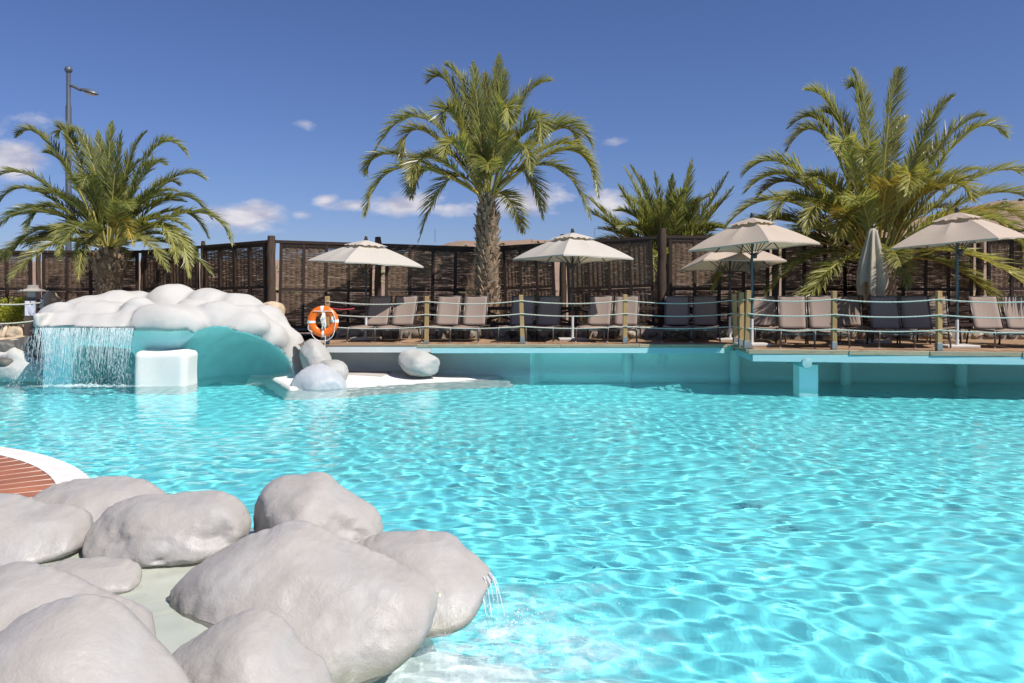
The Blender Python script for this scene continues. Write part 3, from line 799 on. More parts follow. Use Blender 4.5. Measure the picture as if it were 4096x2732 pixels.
# ------------------------------------------------------------------ date palms
def frond_mesh(B, C, T, ll=.42, n=56, rr=.022, bare=.2, mats=None, seed=0, lift=.25, droop=.25, wide=.03):
    r = np.random.default_rng(seed)
    B, C, T = map(np.asarray, (B, C, T))
    def cur(t): t = np.asarray(t)[..., None]; return (1-t)**2 * B + 2*t*(1-t) * C + t*t * T
    def tan(t):
        t = np.asarray(t)[..., None]; d = 2*(1-t)*(C-B) + 2*t*(T-C); return d / (np.linalg.norm(d, axis=-1, keepdims=True) + 1e-9)
    ts = np.linspace(0, 1, 15); P = cur(ts)
    mb = MB(); mb.cur = 0
    mb.tube([tuple(p) for p in P], [rr * (1.5 - 1.3 * t ** .6) + .003 for t in ts], 5)
    V = np.array(mb.v); FQ = [q for q in mb.f if len(q) == 4]
    tt = np.linspace(bare, .995, n); tt = np.concatenate([tt, tt + .4 / n]); side = np.concatenate([np.ones(n), -np.ones(n)])
    tt = np.clip(tt + r.normal(0, .12 / n, 2*n), 0, 1)
    p0 = cur(tt); d = tan(tt)
    Zv = np.array([0, 0, 1.0]); Zv = np.broadcast_to(Zv, d.shape)
    nn = Zv - d * (d[:, 2:3]); ln = np.linalg.norm(nn, axis=1, keepdims=True)
    alt = np.array([0.3, -1, 0]); alt = alt[None] - d * (d @ alt)[:, None]
    nn = nn * np.clip(ln * 1.5, 0, 1) + alt * .35 * (1 - np.clip(ln * 1.2, 0, 1)); nn /= np.linalg.norm(nn, axis=1, keepdims=True) + 1e-9
    s = np.cross(d, nn) * side[:, None] * (1 - .38 * np.clip(d[:, 2:3] * 1.4 - .5, 0, 1))
    q = (tt - bare) / (1 - bare)
    ang = np.radians(46 - 27 * q + r.normal(0, 6, 2*n))
    lf = lift * (1 - .4 * q) + r.normal(0, .13, 2*n)
    dr = d * np.cos(ang)[:, None] + s * np.sin(ang)[:, None] + nn * lf[:, None]
    dr /= np.linalg.norm(dr, axis=1, keepdims=True)
    L = ll * (.55 + .75 * np.sin(np.clip(q * .95 + .12, 0, 1) * math.pi) ** .7) * r.uniform(.85, 1.12, 2*n) * np.where(q > .85, 1 - (q - .85) * 3.2, 1)
    wv = np.cross(dr, nn); wv /= np.linalg.norm(wv, axis=1, keepdims=True) + 1e-9
    tw = r.normal(0, .55, 2*n)[:, None]; nb = np.cross(wv, dr); wv = wv * np.cos(tw) + nb * np.sin(tw)
    wd = wide * (.6 + .5 * (1 - q)) * r.uniform(.8, 1.2, 2*n)
    g = np.zeros_like(p0); g[:, 2] = -droop
    m1 = p0 + dr * (L * .5)[:, None] + g * (L * .10)[:, None]
    e = p0 + dr * (L * .97)[:, None] + g * (L * .45)[:, None]
    a = p0 + wv * (wd * .35)[:, None]; b = p0 - wv * (wd * .35)[:, None]
    c1 = m1 + wv * (wd * .5)[:, None]; c2 = m1 - wv * (wd * .5)[:, None]
    e1 = e + wv * (wd * .06)[:, None]; e2 = e - wv * (wd * .06)[:, None]
    LV = np.stack([a, b, c2, c1, e2, e1], 1).reshape(-1, 3)
    k = np.arange(2*n)[:, None] * 6 + len(V)
    LF = np.concatenate([k + np.array([[0, 1, 2, 3]]), k + np.array([[3, 2, 4, 5]])])
    allv = np.concatenate([V, LV]); allf = np.concatenate([np.array(FQ), LF])
    return np_mesh('frond', allv, allf, mats, False, np.concatenate([np.zeros(len(FQ)), np.ones(len(LF))]))

def trunk(root, x, y, z0, prof, seed, nboot, bl=.13, bw=.055, out=.05, fib=120):
    """prof: list of (z, radius); rough core, spiral of cut leaf bases, loose fibres"""
    r = random.Random(seed); nzv = Noise(seed, 2.2, 3)
    zs = np.linspace(prof[0][0], prof[-1][0], 46); rad = np.interp(zs, [p[0] for p in prof], [p[1] for p in prof])
    th = np.linspace(0, 2 * math.pi, 29)[:-1]
    Tg, Zg2 = np.meshgrid(th, zs); Rg = rad[:, None] * (1 + .05 * np.sin(Tg * 9 + Zg2 * 16) * np.sin(Zg2 * 26 + Tg * 2)) + .02 * nzv(np.cos(Tg), np.sin(Tg), Zg2 * 2)
    v = np.stack([x + Rg * np.cos(Tg), y + Rg * np.sin(Tg), z0 + Zg2], -1).reshape(-1, 3)
    n, m_ = len(th), len(zs); i = np.arange(n * m_).reshape(m_, n); j = np.roll(i, -1, 1)
    f = np.stack([i[:-1], j[:-1], j[1:], i[1:]], -1).reshape(-1, 4)
    t = link('trunk', np_mesh('trunk', v, f, M['trunk'], True), root); t.matrix_parent_inverse = Matrix.Translation(-Vector(root.location))
    mb = MB()
    zmax = prof[-1][0]
    for k in range(nboot):
        q = (k + r.random() * .5) / nboot; zz = prof[0][0] + q * (zmax - prof[0][0]); a = k * 2.39996 + r.uniform(-.15, .15)
        R0 = float(np.interp(zz, [p[0] for p in prof], [p[1] for p in prof])) - .01
        er = Vector((math.cos(a), math.sin(a), 0)); et = Vector((-math.sin(a), math.cos(a), 0)); up = Vector((0, 0, 1))
        c = Vector((x, y, z0 + zz)) + er * R0; w = bw * r.uniform(.8, 1.25); l = bl * r.uniform(.7, 1.3); o_ = out * r.uniform(.5, 1.6)
        tp = c + up * l + er * o_ + et * r.uniform(-.02, .02)
        vs = [c - et*w - er*.02, c + et*w - er*.02, c + et*w*.9 + er*.022, c - et*w*.9 + er*.022,
              tp - et*w*.55 - er*.02, tp + et*w*.55 - er*.02, tp + et*w*.5 + er*.014, tp - et*w*.5 + er*.014]
        mb.add(vs, [(0,1,5,4),(1,2,6,5),(2,3,7,6),(3,0,4,7),(4,5,6,7)])
    o = mb.build('leaf_bases', M['boot'], t); o['kind'] = 'stuff'
    mb = MB()
    for k in range(fib):
        a = r.random() * 6.283; zz = prof[0][0] + r.random() * (zmax - prof[0][0]); R0 = float(np.interp(zz, [p[0] for p in prof], [p[1] for p in prof]))
        er = Vector((math.cos(a), math.sin(a), 0)); et = Vector((-math.sin(a), math.cos(a), 0)); c = Vector((x, y, z0 + zz)) + er * (R0 + .01)
        for s_ in range(3):
            e = c + er * r.uniform(.03, .11) + et * r.uniform(-.1, .1) + Vector((0, 0, r.uniform(-.09, .06)))
            mb.add([c, c + Vector((0, 0, .012)) + et * .006, e], [(0, 1, 2)])
    o = mb.build('fibres', M['fibre'], t); o['kind'] = 'stuff'
    return t

def palm(name_label, group, u, vb, y, base_z, prof, px, crown, Lf, leaf, fill, seed, mats, trunk_kw, bare=.2, n=56, wide=.03, spread=.13, lift=.25, fill_el=(80, 0)):
    x0, ztop = X(u, y), Z(vb, y)
    root = empty('palm_tree', (x0, y, base_z), label=name_label, cat='palm tree', group=group)
    h = ztop - base_z
    trunk(root, x0, y, base_z, [(a * h, b) for a, b in prof], seed, **trunk_kw)
    r = random.Random(seed)
    B0 = np.array([x0, y, ztop + .02])
    scale, ox, oy = crown
    def upx(p): return (ox + p[0] / scale) / 4, (oy + p[1] / scale) / 4
    def mk(Bp, C, T, ci, k, dead=False):
        mt = mats[ci]
        me = frond_mesh(Bp - np.array(root.location), C - np.array(root.location), T - np.array(root.location), ll=leaf * r.uniform(.9, 1.1), n=n, mats=mt, seed=seed * 100 + k, bare=bare, wide=wide, lift=lift, rr=.02)
        link('frond', me, root)
    k = 0
    for item in px:
        tip, midp = item[0], item[1]; sgn = item[2] if len(item) > 2 else None; ci = item[3] if len(item) > 3 else 0
        tu, tv = upx(tip); mu, mv = upx(midp)
        proj = (math.hypot(mu - u, mv - vb) + math.hypot(tu - mu, tv - mv)) * y / F
        dy = math.sqrt(max(0.04, Lf * Lf - proj * proj)) if proj < Lf else .2
        dy = min(dy, 2.2)
        dy *= (r.choice((-1, 1)) * r.uniform(.3, .9) if sgn is None else sgn)
        a = r.random() * 6.283
        Bp = B0 + np.array([math.copysign(min(spread, abs(tu - u) / 300), tu - u), math.copysign(.06, dy), r.uniform(-.05, .1)])
        T = W(tu, tv, y + dy); Mp = W(mu, mv, y + dy * .5)
        tq = .55; C = (Mp - (1-tq)**2 * Bp - tq*tq * T) / (2*tq*(1-tq))
        mk(Bp, C, T, ci, k); k += 1
    for q in range(fill):
        a = q * 2.39996 + r.uniform(-.3, .3); e = math.radians(fill_el[0] + (fill_el[1] - fill_el[0]) * (q + .5) / fill + r.uniform(-8, 8)); L = Lf * r.uniform(.72, .98)
        hd = np.array([math.cos(a), math.sin(a), 0])
        Bp = B0 + hd * spread * .8
        C = Bp + L * .55 * (hd * math.cos(e) + np.array([0, 0, math.sin(e) + .12]))
        T = Bp + L * (hd * math.cos(e - .35) * .92 + np.array([0, 0, math.sin(e - .55) * .95]))
        mk(Bp, C, T, r.choice((0, 0, 1)) if e < .6 else 0, k); k += 1
    return root
G1 = [M['rachis'], M['frond']]; G2 = [M['rachis_y'], M['frond2']]; G3 = [M['rachis_y'], M['frond3']]; G4 = [M['rachis'], M['frond4']]
palm('tall slim date palm with shaggy trunk between two pale umbrellas', 'palms in front of the woven fence', 487, 197, 19.75, .98, [(0, .24), (.15, .24), (.5, .225), (.8, .235), (1.0, .17)],
     [((470,190),(610,235)), ((575,90),(705,300)), ((735,80),(770,420)), ((890,35),(860,380)), ((925,125),(880,420)), ((805,140),(820,430)), ((1195,185),(1010,330)),
      ((540,470),(610,375),-.9), ((150,600),(420,400)), ((300,690),(410,475),-.6,1), ((100,735),(260,620),.6,1), ((85,990),(280,710),-.3), ((365,800),(470,640),-.8,1),
      ((365,880),(450,720),.7), ((415,1130),(570,790),.6), ((950,460),(920,360),-.8), ((1450,580),(1230,440)), ((1145,560),(1080,420),-.7), ((1360,560),(1220,480),.7,1),
      ((1480,870),(1320,600),-.2,1), ((1430,1000),(1230,700),-.5), ((1150,1000),(1060,740),.7), ((1080,740),(1020,570),-.9), ((780,860),(790,640),-.5,1), ((1440,700),(1250,560),.3,1), ((640,300),(690,500),.8), ((560,640),(640,560),-.7)],
     (1.493, 1400, 200), 3.1, .47, 4, 3, [G1, G2], dict(nboot=210, bl=.17, bw=.05, out=.085, fib=420), n=128, wide=.030, fill_el=(85, 5))
palm('short squat date palm with pineapple-shaped trunk behind the white grotto', 'palms in front of the woven fence', 109, 249, 19.3, .98, [(0, .25), (.35, .25), (.6, .26), (.72, .36), (.88, .37), (1.0, .22)],
     [((120,600),(335,640)), ((310,715),(480,850)), ((405,600),(500,640)), ((505,545),(640,770)), ((685,565),(720,900)), ((780,505),(755,850)), ((850,570),(800,880),-.4), ((1020,570),(880,830)),
      ((1310,740),(1080,680)), ((1155,800),(1010,850),-.6), ((1430,900),(1190,900)), ((1250,940),(1080,960),.7), ((1470,1170),(1220,1020)), ((1450,1300),(1230,1120),.5), ((1620,1350),(1380,1130)),
      ((1320,1580),(1190,1250),-.6,1), ((1230,1480),(1120,1230),-.7,1), ((-20,880),(260,900)), ((-20,1090),(220,970)), ((-40,1290),(220,1100),.4), ((170,1280),(350,1090),-.6), ((60,1460),(280,1250),-.5,1),
      ((-20,1500),(200,1330),.5,1), ((420,1470),(460,1220),-.7,1), ((545,1600),(600,1330),-.8,1), ((930,1360),(850,1190),-.95,2), ((570,960),(640,910),-.9), ((1380,1440),(1150,1240),.6), ((200,1400),(420,1270),.7)],
     (1.742, 0, 200), 3.0, .35, 22, 5, [G4, G1, G3], dict(nboot=120, bl=.14, bw=.06, out=.05, fib=90), n=118, wide=.029, fill_el=(85, 12))
palm('large broad date palm with yellow petioles behind the folded umbrella', 'palms in front of the woven fence', 876, 262, 19.2, .98, [(0, .40), (.5, .40), (.85, .42), (1.0, .34)],
     [((1215,145),(1390,330)), ((1450,40),(1530,330)), ((1440,130),(1500,280),-.5), ((1700,40),(1640,330)), ((1105,465),(1300,380)), ((1120,340),(1330,350),.4), ((1980,180),(1820,400)), ((2260,390),(2030,390)),
      ((2140,280),(1920,430),.5), ((1725,290),(1650,480)), ((880,590),(1130,540)), ((890,680),(1150,600),-.5), ((960,700),(1180,640),.6,1), ((790,860),(1080,720),-.3,1), ((820,940),(1050,820),.4,1),
      ((1030,830),(1190,700),-.7,1), ((1210,890),(1310,730),-.8,1), ((1370,940),(1430,790),-.9,2), ((2430,620),(2130,590)), ((2440,760),(2150,690),-.3), ((2460,1020),(2240,770),-.2,1), ((2351,1150),(2230,820),-.4),
      ((1920,670),(1790,720),-.6,2), ((2080,720),(1930,650),-.6,1), ((1510,530),(1530,500),-.9), ((1380,480),(1430,470),-.9), ((1740,690),(1740,600),-.9,1), ((720,1190),(980,930),-.25,1), ((900,1000),(1150,900),.3,2),
      ((1200,620),(1350,640),-.7,1), ((1650,640),(1620,700),-.8,2), ((2250,860),(2000,800),-.5,2), ((1900,440),(1780,560),.4), ((1300,260),(1430,420),.5)],
     (1.309, 2300, 250), 3.9, .50, 22, 7, [G1, G2, G3], dict(nboot=90, bl=.16, bw=.07, out=.05, fib=150), n=128, wide=.032, spread=.22, lift=.3, fill_el=(85, 0))
palm('deep green palm crown rising from beyond the fence', 'palms beyond the fence', 665, 262, 23.2, .8, [(0, .30), (1.0, .28)],
     [((255,545),(370,780),.3), ((290,540),(400,770),-.3), ((225,640),(340,830)), ((345,600),(420,820)), ((415,580),(450,820)), ((510,590),(490,820)), ((610,515),(555,790)), ((800,580),(670,790)),
      ((825,660),(690,830)), ((640,720),(590,860),-.5), ((70,770),(240,880)), ((60,700),(220,850),.4), ((130,870),(270,910),-.4), ((740,740),(640,860),.5), ((450,720),(450,870),-.7), ((350,720),(390,880),-.6), ((540,740),(520,880),-.7), ((770,860),(660,900))],
     (1.309, 2300, 250), 3.1, .46, 16, 9, [G4, G4, G1], dict(nboot=60, fib=40), bare=.1, n=96, wide=.038, lift=.35, fill_el=(80, 20))

# ------------------------------------------------------------------ street lamp far behind, radio masts on the ridge
y = 27.0; x = X(68.5, y)
lamp = empty('street_lamp', (x, y, 1.0), label='tall blue-grey street lamp behind the squat palm', cat='street lamp')
def lp(name, mb_, mat, **k):
    o = mb_.build(name, mat); o.parent = lamp; o.matrix_parent_inverse = Matrix.Translation(-Vector(lamp.location)); return auto_smooth(o, 50)
s = y / F
zt = Z(72, y)
lp('pole', MB().tube([(x, y, .9), (x, y, Z(107, y)), (x, y, Z(104, y)), (x, y, zt)], [.10, .092, .068, .068], 14), M['lamp'])
mb = MB(); mb.lathe([(.05, 0), (.09, .04), (.125, .10), (.125, .15), (.085, .22), (.02, .245)], 16, (x, y, zt - .05)); lp('ball_finial', mb, M['lamp'])
a0 = Vector(W(69.5, 84.5, y)); a1 = Vector(W(81, 90, y))
lp('arm', MB().tube([a0, a1], .055, 10), M['lamp'])
def lens_shape(c0, c1, w, hgt, lo):
    c0, c1 = Vector(c0), Vector(c1); m = MB(); d = c1 - c0; vs = []; n = 10
    prof = [(0, .12), (.06, .34), (.2, .62), (.45, .95), (.62, 1.0), (.8, .8), (.93, .45), (1, .12)]
    for t, ww in prof:
        c = c0 + d * t
        for k in range(n):
            a = 2 * math.pi * k / n; zz = math.sin(a); zz = zz * (hgt if zz > 0 else lo) * (ww ** .7)
            vs.append(c + Vector((0, math.cos(a) * w * ww, zz)))
    fs = [(i*n+k, i*n+(k+1)%n, (i+1)*n+(k+1)%n, (i+1)*n+k) for i in range(len(prof)-1) for k in range(n)]
    fs += [tuple(range(n))[::-1], tuple((len(prof)-1)*n+k for k in range(n))]
    m.add(vs, fs); return m
lp('lamp_head', lens_shape(W(80, 89.5, y), W(98.5, 94.5, y), .17, .11, .06), M['lamp'])
lp('lens', lens_shape(W(85, 92.6, y), W(96, 95.0, y), .12, .02, .05), M['lampglass'])
for (u, vt, vb, yq, nm) in ((435, 229, 243, 165, 'left of the tall slim palm'), (594.6, 228, 240, 165, 'over the ridge beside the deep green palm')):
    root = empty('radio_mast', tuple(W(u, vb, yq)), label='thin far lattice radio mast ' + nm, cat='mast', group='radio masts')
    h = (vb - vt) * yq / F; m = MB()
    for (dx, dy) in ((-.12, -.1), (.12, -.1), (0, .14)): m.tube([(dx, dy, 0), (dx * .5, dy * .5, h)], .012, 4)
    m.build('leg', M['lamp'], root)
    m = MB()
    for k in range(14): m.bar((-.12, -.1, h*k/14), (.12, -.1, h*(k+1)/14), .012, .012)
    m.build('lattice', M['lamp'], root)

# ------------------------------------------------------------------ sun loungers
def lounger_proto():
    root = empty('sun_lounger', (0, 0, 0))
    zs, hw, L1 = .335, .30, 1.08
    for s_ in (-1, 1):
        mb = MB(); mb.tube([(s_*hw, .04, zs - .02), (s_*hw, .10, zs), (s_*hw, .6, zs), (s_*hw, 1.56, zs - .01)], .019, 8); mb.build('side_rail', M['alu'], root, True)
        mb = MB(); mb.tube([(s_*(hw+.002), .045, zs - .018), (s_*(hw+.006), .022, zs - .06), (s_*(hw+.02), .0, .012)], .018, 8); lg = mb.build('leg', M['alu'], root, True)
        mb = MB(); mb.tube([(s_*(hw+.0201), -.0002, .022), (s_*(hw+.021), -.001, 0)], .0195, 8); mb.build('foot_cap', M['cap'], lg)
        mb = MB(); mb.tube([(s_*hw, 1.30, zs - .01), (s_*(hw+.008), 1.36, zs - .07), (s_*(hw+.02), 1.43, 0)], .018, 8); mb.build('leg', M['alu'], root, True)
    n = 7; vs, fs = [], []
    for j in range(13):
        y_ = .05 + (L1 - .05) * j / 12
        for i in range(n):
            t = i / (n-1) * 2 - 1; sag = .035 * (1 - t*t) * (1.0 if j else .9)
            vs.append((t * (hw - .015), y_, zs + .012 - sag))
    for j in range(12):
        for i in range(n-1): a = j*n+i; fs.append((a, a+1, a+n+1, a+n))
    mb = MB(); mb.add(vs, fs); o = mb.build('seat', M['sling'], root, True)
    s_ = o.modifiers.new('thick', 'SOLIDIFY'); s_.thickness = .008
    ang = math.radians(63); bl = .74
    vs, fs = [], []
    for j in range(13):
        d = bl * j / 12
        for i in range(n):
            t = i / (n-1) * 2 - 1; sag = .03 * (1 - t*t) * math.sin(math.pi * (j + 1.5) / 15)
            vs.append((t * (hw - .03), L1 + .02 + d * math.cos(ang) + sag * math.sin(ang), zs + .02 + d * math.sin(ang) - sag * math.cos(ang)))
    for j in range(12):
        for i in range(n-1): a = j*n+i; fs.append((a, a+1, a+n+1, a+n))
    mb = MB(); mb.add(vs, fs); o = mb.build('backrest', M['sling'], root, True)
    q = o.modifiers.new('thick', 'SOLIDIFY'); q.thickness = .012
    top = (L1 + .02 + bl * math.cos(ang), zs + .02 + bl * math.sin(ang))
    for s_ in (-1, 1):
        mb = MB(); mb.tube([(s_*(hw-.026), L1 + .01, zs + .0), (s_*(hw-.026), top[0] + .006, top[1] + .004)], .016, 8); mb.build('back_tube', M['alu'], root, True)
    mb = MB(); mb.tube([(-hw + .03, top[0] + .008, top[1] - .006), (hw - .03, top[0] + .008, top[1] - .006)], .013, 8); mb.build('top_tube', M['alu'], root, True)
    mb = MB(); mb.bar((-hw, .12, zs - .065), (hw, .12, zs - .065), .05, .028); c = mb.build('crossbar', M['alu'], root)
    mb = MB(); mb.box(-.035, .035, .089, .0945, zs - .074, zs - .056); mb.build('label_plate', M['label'], c)
    mb = MB(); mb.tube([(-hw, 1.38, zs - .08), (hw, 1.38, zs - .08)], .014, 8); mb.build('rear_crossbar', M['alu'], root, True)
    mb = MB(); mb.tube([(0.2, 1.30, zs - .02), (.2, top[0] - .10, top[1] - .30)], .010, 6); mb.tube([(-.2, 1.30, zs - .02), (-.2, top[0] - .10, top[1] - .30)], .010, 6); mb.build('back_prop', M['alu'], root, True)
    return root
def copy_tree(o, parent=None):
    c = o.copy(); COL.objects.link(c)
    if parent is not None: c.parent = parent; c.matrix_parent_inverse = o.matrix_parent_inverse.copy()
    for ch in list(o.children): copy_tree(ch, c)
    return c
LG = [  # foot-end column, backrest column, foot distance, label
 (361, 378, 17.42, 'half shaded, the nearest to the lifebuoy'), (386, 404, 17.42, 'streaked with leaf shadow, next but one to the lifebuoy'),
 (436, 448, 17.42, 'just past the second rope post, thin shadow on it'), (464, 475, 17.42, 'in front of the tall slim palm trunk, lower corner in shade'),
 (512, 522.5, 17.42, 'in shade behind the third rope post'), (539, 548.5, 17.42, 'fully shaded beside the second umbrella pole'),
 (590, 600, 17.42, 'sunlit, just past the second umbrella pole'), (622, 626.5, 17.42, 'sunlit, standing behind the fourth rope post'),
 (677, 677, 17.42, 'deeply shaded below the thickest log post'), (705, 705, 17.42, 'deeply shaded before the rear umbrella'),
 (797.5, 792.5, 15.5, 'fully sunlit at the front of the projecting platform'), (832, 823, 15.5, 'sunlit, cut by the greyish rope post of the platform'),
 (897, 885, 15.45, 'shaded below the folded umbrella'), (932.5, 916, 15.4, 'dark and shaded beside the orange-brown platform post'),
 (1013, 987, 15.35, 'sunlit, beyond the blue-green pole'), (1048, 1020, 15.35, 'cut by the picture edge at the far end of the platform'),
 (770, 764, 17.05, 'dappled with leaf shadow behind the three corner posts'), (856, 848, 17.0, 'standing in the second row, mostly hidden and dark'), (944, 934, 17.0, 'sunlit in the second row behind the dark pair')]
proto = lounger_proto()
for i, (uf, ub, yf, lb) in enumerate(LG):
    o = proto if i == 0 else copy_tree(proto)
    x0 = X(uf, yf); yb = yf + 1.2; xb = X(ub, yb)
    o.location = (x0, yf, DECK + .001); o.rotation_euler = (0, 0, -math.atan2(xb - x0, yb - yf))
    tag(o, 'taupe mesh sun lounger ' + lb, 'sun lounger', 'sun loungers on the deck')

# ------------------------------------------------------------------ umbrellas
def rimr(th, s_): return s_ / max(abs(math.cos(th)), abs(math.sin(th)))
def umbrella(u, y, zap, s_, rot, tilt, cloth, polem, label, drop=.56, sleeve=.55, plate=True, ub=None):
    x = X(u, y); root = empty('umbrella', (x, y, DECK), 0, 'open ' + label, 'umbrella', 'open square umbrellas')
    H = zap - DECK
    Rt = Matrix.Translation((0, 0, H)) @ Matrix.Rotation(tilt[0], 4, 'X') @ Matrix.Rotation(tilt[1], 4, 'Y') @ Matrix.Rotation(rot, 4, 'Z')
    def tr(p): return Rt @ Vector(p)
    mb = MB(); mb.tube([(0, 0, .02), (0, 0, H * .5), (0, 0, H - .04)], .024, 12); mb.build('pole', polem, root, True)
    mb = MB(); mb.tube([(0, 0, .03), (0, 0, sleeve)], .031, 12); auto_smooth(mb.build('sleeve', M['sleeve'], root))
    if plate:
        mb = MB(); mb.box(-.32, .32, -.26, .26, .002, .055); bevel(mb.build('base_plate', M['plate'], root), .01)
    n, m_ = 48, 9; vs, fs = [], []
    def cz(q): return -drop * (.60 * q + .40 * q * q)
    for j in range(m_ + 1):
        q = .16 + .84 * j / m_
        for k in range(n):
            th = 2*math.pi*k/n; fr = (k % 6) / 6; bul = math.sin(math.pi * fr)
            R = rimr(th, s_) * q * (1 - .035 * bul * q)
            vs.append(tr((R*math.cos(th), R*math.sin(th), cz(q) - .030*bul*math.sin(math.pi*q*.85) + .02*bul*q**4)))
    for j in range(m_):
        for k in range(n): l = (k+1) % n; fs.append((j*n+k, (j+1)*n+k, (j+1)*n+l, j*n+l))
    # hem turned down
    b = m_*n
    for k in range(n):
        th = 2*math.pi*k/n; R = rimr(th, s_) * (1 - .035*math.sin(math.pi*(k % 6)/6)); vs.append(tr((R*.997*math.cos(th), R*.997*math.sin(th), cz(1) + .02*math.sin(math.pi*(k%6)/6) - .035)))
    for k in range(n): l = (k+1) % n; fs.append((b+k, b+n+k, b+n+l, b+l))
    mb = MB(); mb.add(vs, fs); can = auto_smooth(mb.build('canopy', cloth, root), 14)
    vs, fs = [], []
    for j in range(5):
        q = .02 + .36 * j / 4
        for k in range(n):
            th = 2*math.pi*k/n; bul = math.sin(math.pi*(k%6)/6); R = rimr(th, s_) * q * (1 - .05*bul)
            vs.append(tr((R*math.cos(th), R*math.sin(th), .045 + cz(q) * .93 + (.022*math.sin(k*1.9)*bul if j == 4 else 0))))
    for j in range(4):
        for k in range(n): l = (k+1) % n; fs.append((j*n+k, (j+1)*n+k, (j+1)*n+l, j*n+l))
    fs.append(tuple(range(n)))
    mb = MB(); mb.add(vs, fs); auto_smooth(mb.build('vent_cap', cloth, root), 16)
    mb = MB(); mb.lathe([(.03, .02), (.045, .05), (.045, .075), (.032, .08), (.036, .11), (.02, .14)], 12, tuple(tr((0, 0, 0)))); auto_smooth(mb.build('finial', M['pole'], root))
    mb = MB(); mb.lathe([(.05, -.06), (.06, -.03), (.06, .02), (.04, .05)], 12, tuple(tr((0, 0, -.74)))); auto_smooth(mb.build('hub', M['pole'], root))
    for k in range(8):
        th = k * math.pi / 4; R = rimr(th, s_)
        p = [tr((R*q*math.cos(th), R*q*math.sin(th), cz(q) - .03)) for q in (.05, .35, .7, .985)]
        mb = MB(); mb.tube(p, .012, 5); rb = mb.build('rib', M['pole'], root)
        mb = MB(); mb.tube([tr((.05*math.cos(th), .05*math.sin(th), -.73)), tr((R*.52*math.cos(th), R*.52*math.sin(th), cz(.52) - .035))], .009, 5); mb.build('strut', M['pole'], rb)
    return root
umbrella(366, 18.55, 3.06, .99, math.radians(38), (.02, .055), M['canvas'], M['pole'], 'off-white umbrella nearest the lifebuoy, a frond shadow on its top', drop=.50)
umbrella(572.5, 18.35, 3.22, .99, math.radians(33), (-.02, .01), M['canvas'], M['pole'], 'off-white umbrella between the tall slim palm and the thickest log post', drop=.56)
umbrella(730, 18.3, 3.02, .93, math.radians(4), (-.09, .0), M['canvas_b'], M['pole'], 'umbrella showing its shaded underside, behind the beige one', drop=.52)
umbrella(752, 16.35, 3.37, .94, math.radians(40), (-.03, -.05), M['canvas_b'], M['bluepole'], 'beige umbrella over the platform corner posts', drop=.56)
umbrella(957, 15.8, 3.42, .95, math.radians(43), (.0, -.085), M['canvas_b'], M['bluepole'], 'beige umbrella by the picture edge, tilted, under the broad palm', drop=.56)
# black cord wound round the two blue-green poles
for (u, y, lb) in ((752, 16.35, 'the platform corner umbrella'), (957, 15.8, 'the tilted beige umbrella')):
    x = X(u, y); mb = MB(); pts = []
    for k in range(60):
        t = k / 59; a = t * 11 + 1; pts.append((x + .036 * math.cos(a), y + .036 * math.sin(a), DECK + .35 + 1.75 * t))
    mb.tube(pts, .008, 5); tag(mb.build('cord', M['pole'], None, True), 'black cord wound down the blue-green pole of ' + lb, 'cord', 'cords on umbrella poles')
# the folded umbrella
y = 17.45; x = X(873, y)
fu = empty('folded_umbrella', (x, y, DECK), label='folded cream umbrella in front of the broad palm trunk', cat='umbrella')
MB().tube([(0, 0, .02), (0, 0, Z(228, y) - DECK)], .022, 10).build('pole', M['pole'], fu, True)
MB().box(-.3, .3, -.25, .25, .002, .05).build('base_plate', M['plate'], fu)
vs, fs = [], []
prof = [(228.2, .03), (229.2, .075), (231.5, .105), (236, .125), (243, .15), (252, .20), (262, .255), (272, .29), (283, .30), (293, .28)]
n = 96
for j, (v, R) in enumerate(prof):
    for k in range(n):
        th = 2*math.pi*k/n; tt = j / (len(prof)-1)
        fold = (.42 * math.cos(th*7 + .6*math.sin(2*th) + tt*1.1) + .12*math.cos(th*13 + 1 + tt)) * min(1, tt*2.2)
        zz = Z(v, y) - DECK
        if j == len(prof)-1: zz += .16*math.sin(th*2 + .6) + .09*math.sin(th*5 + 2)
        if j == len(prof)-2: zz += .06*math.sin(th*2 + .6)
        rr = R * (.82 + fold * .62)
        vs.append((rr*math.cos(th) - .02*tt, rr*math.sin(th)*.9, zz))
for j in range(len(prof)-1):
    for k in range(n): l = (k+1) % n; fs.append((j*n+k, (j+1)*n+k, (j+1)*n+l, j*n+l))
fs.append(tuple(range(n)))
mb = MB(); mb.add(vs, fs); o = mb.build('canopy', M['canvas_g'], fu, True)
mb = MB(); mb.lathe([(.03, 0), (.035, .05), (.02, .07)], 10, (0, 0, Z(228, y) - DECK)); mb.build('finial', M['pole'], fu)

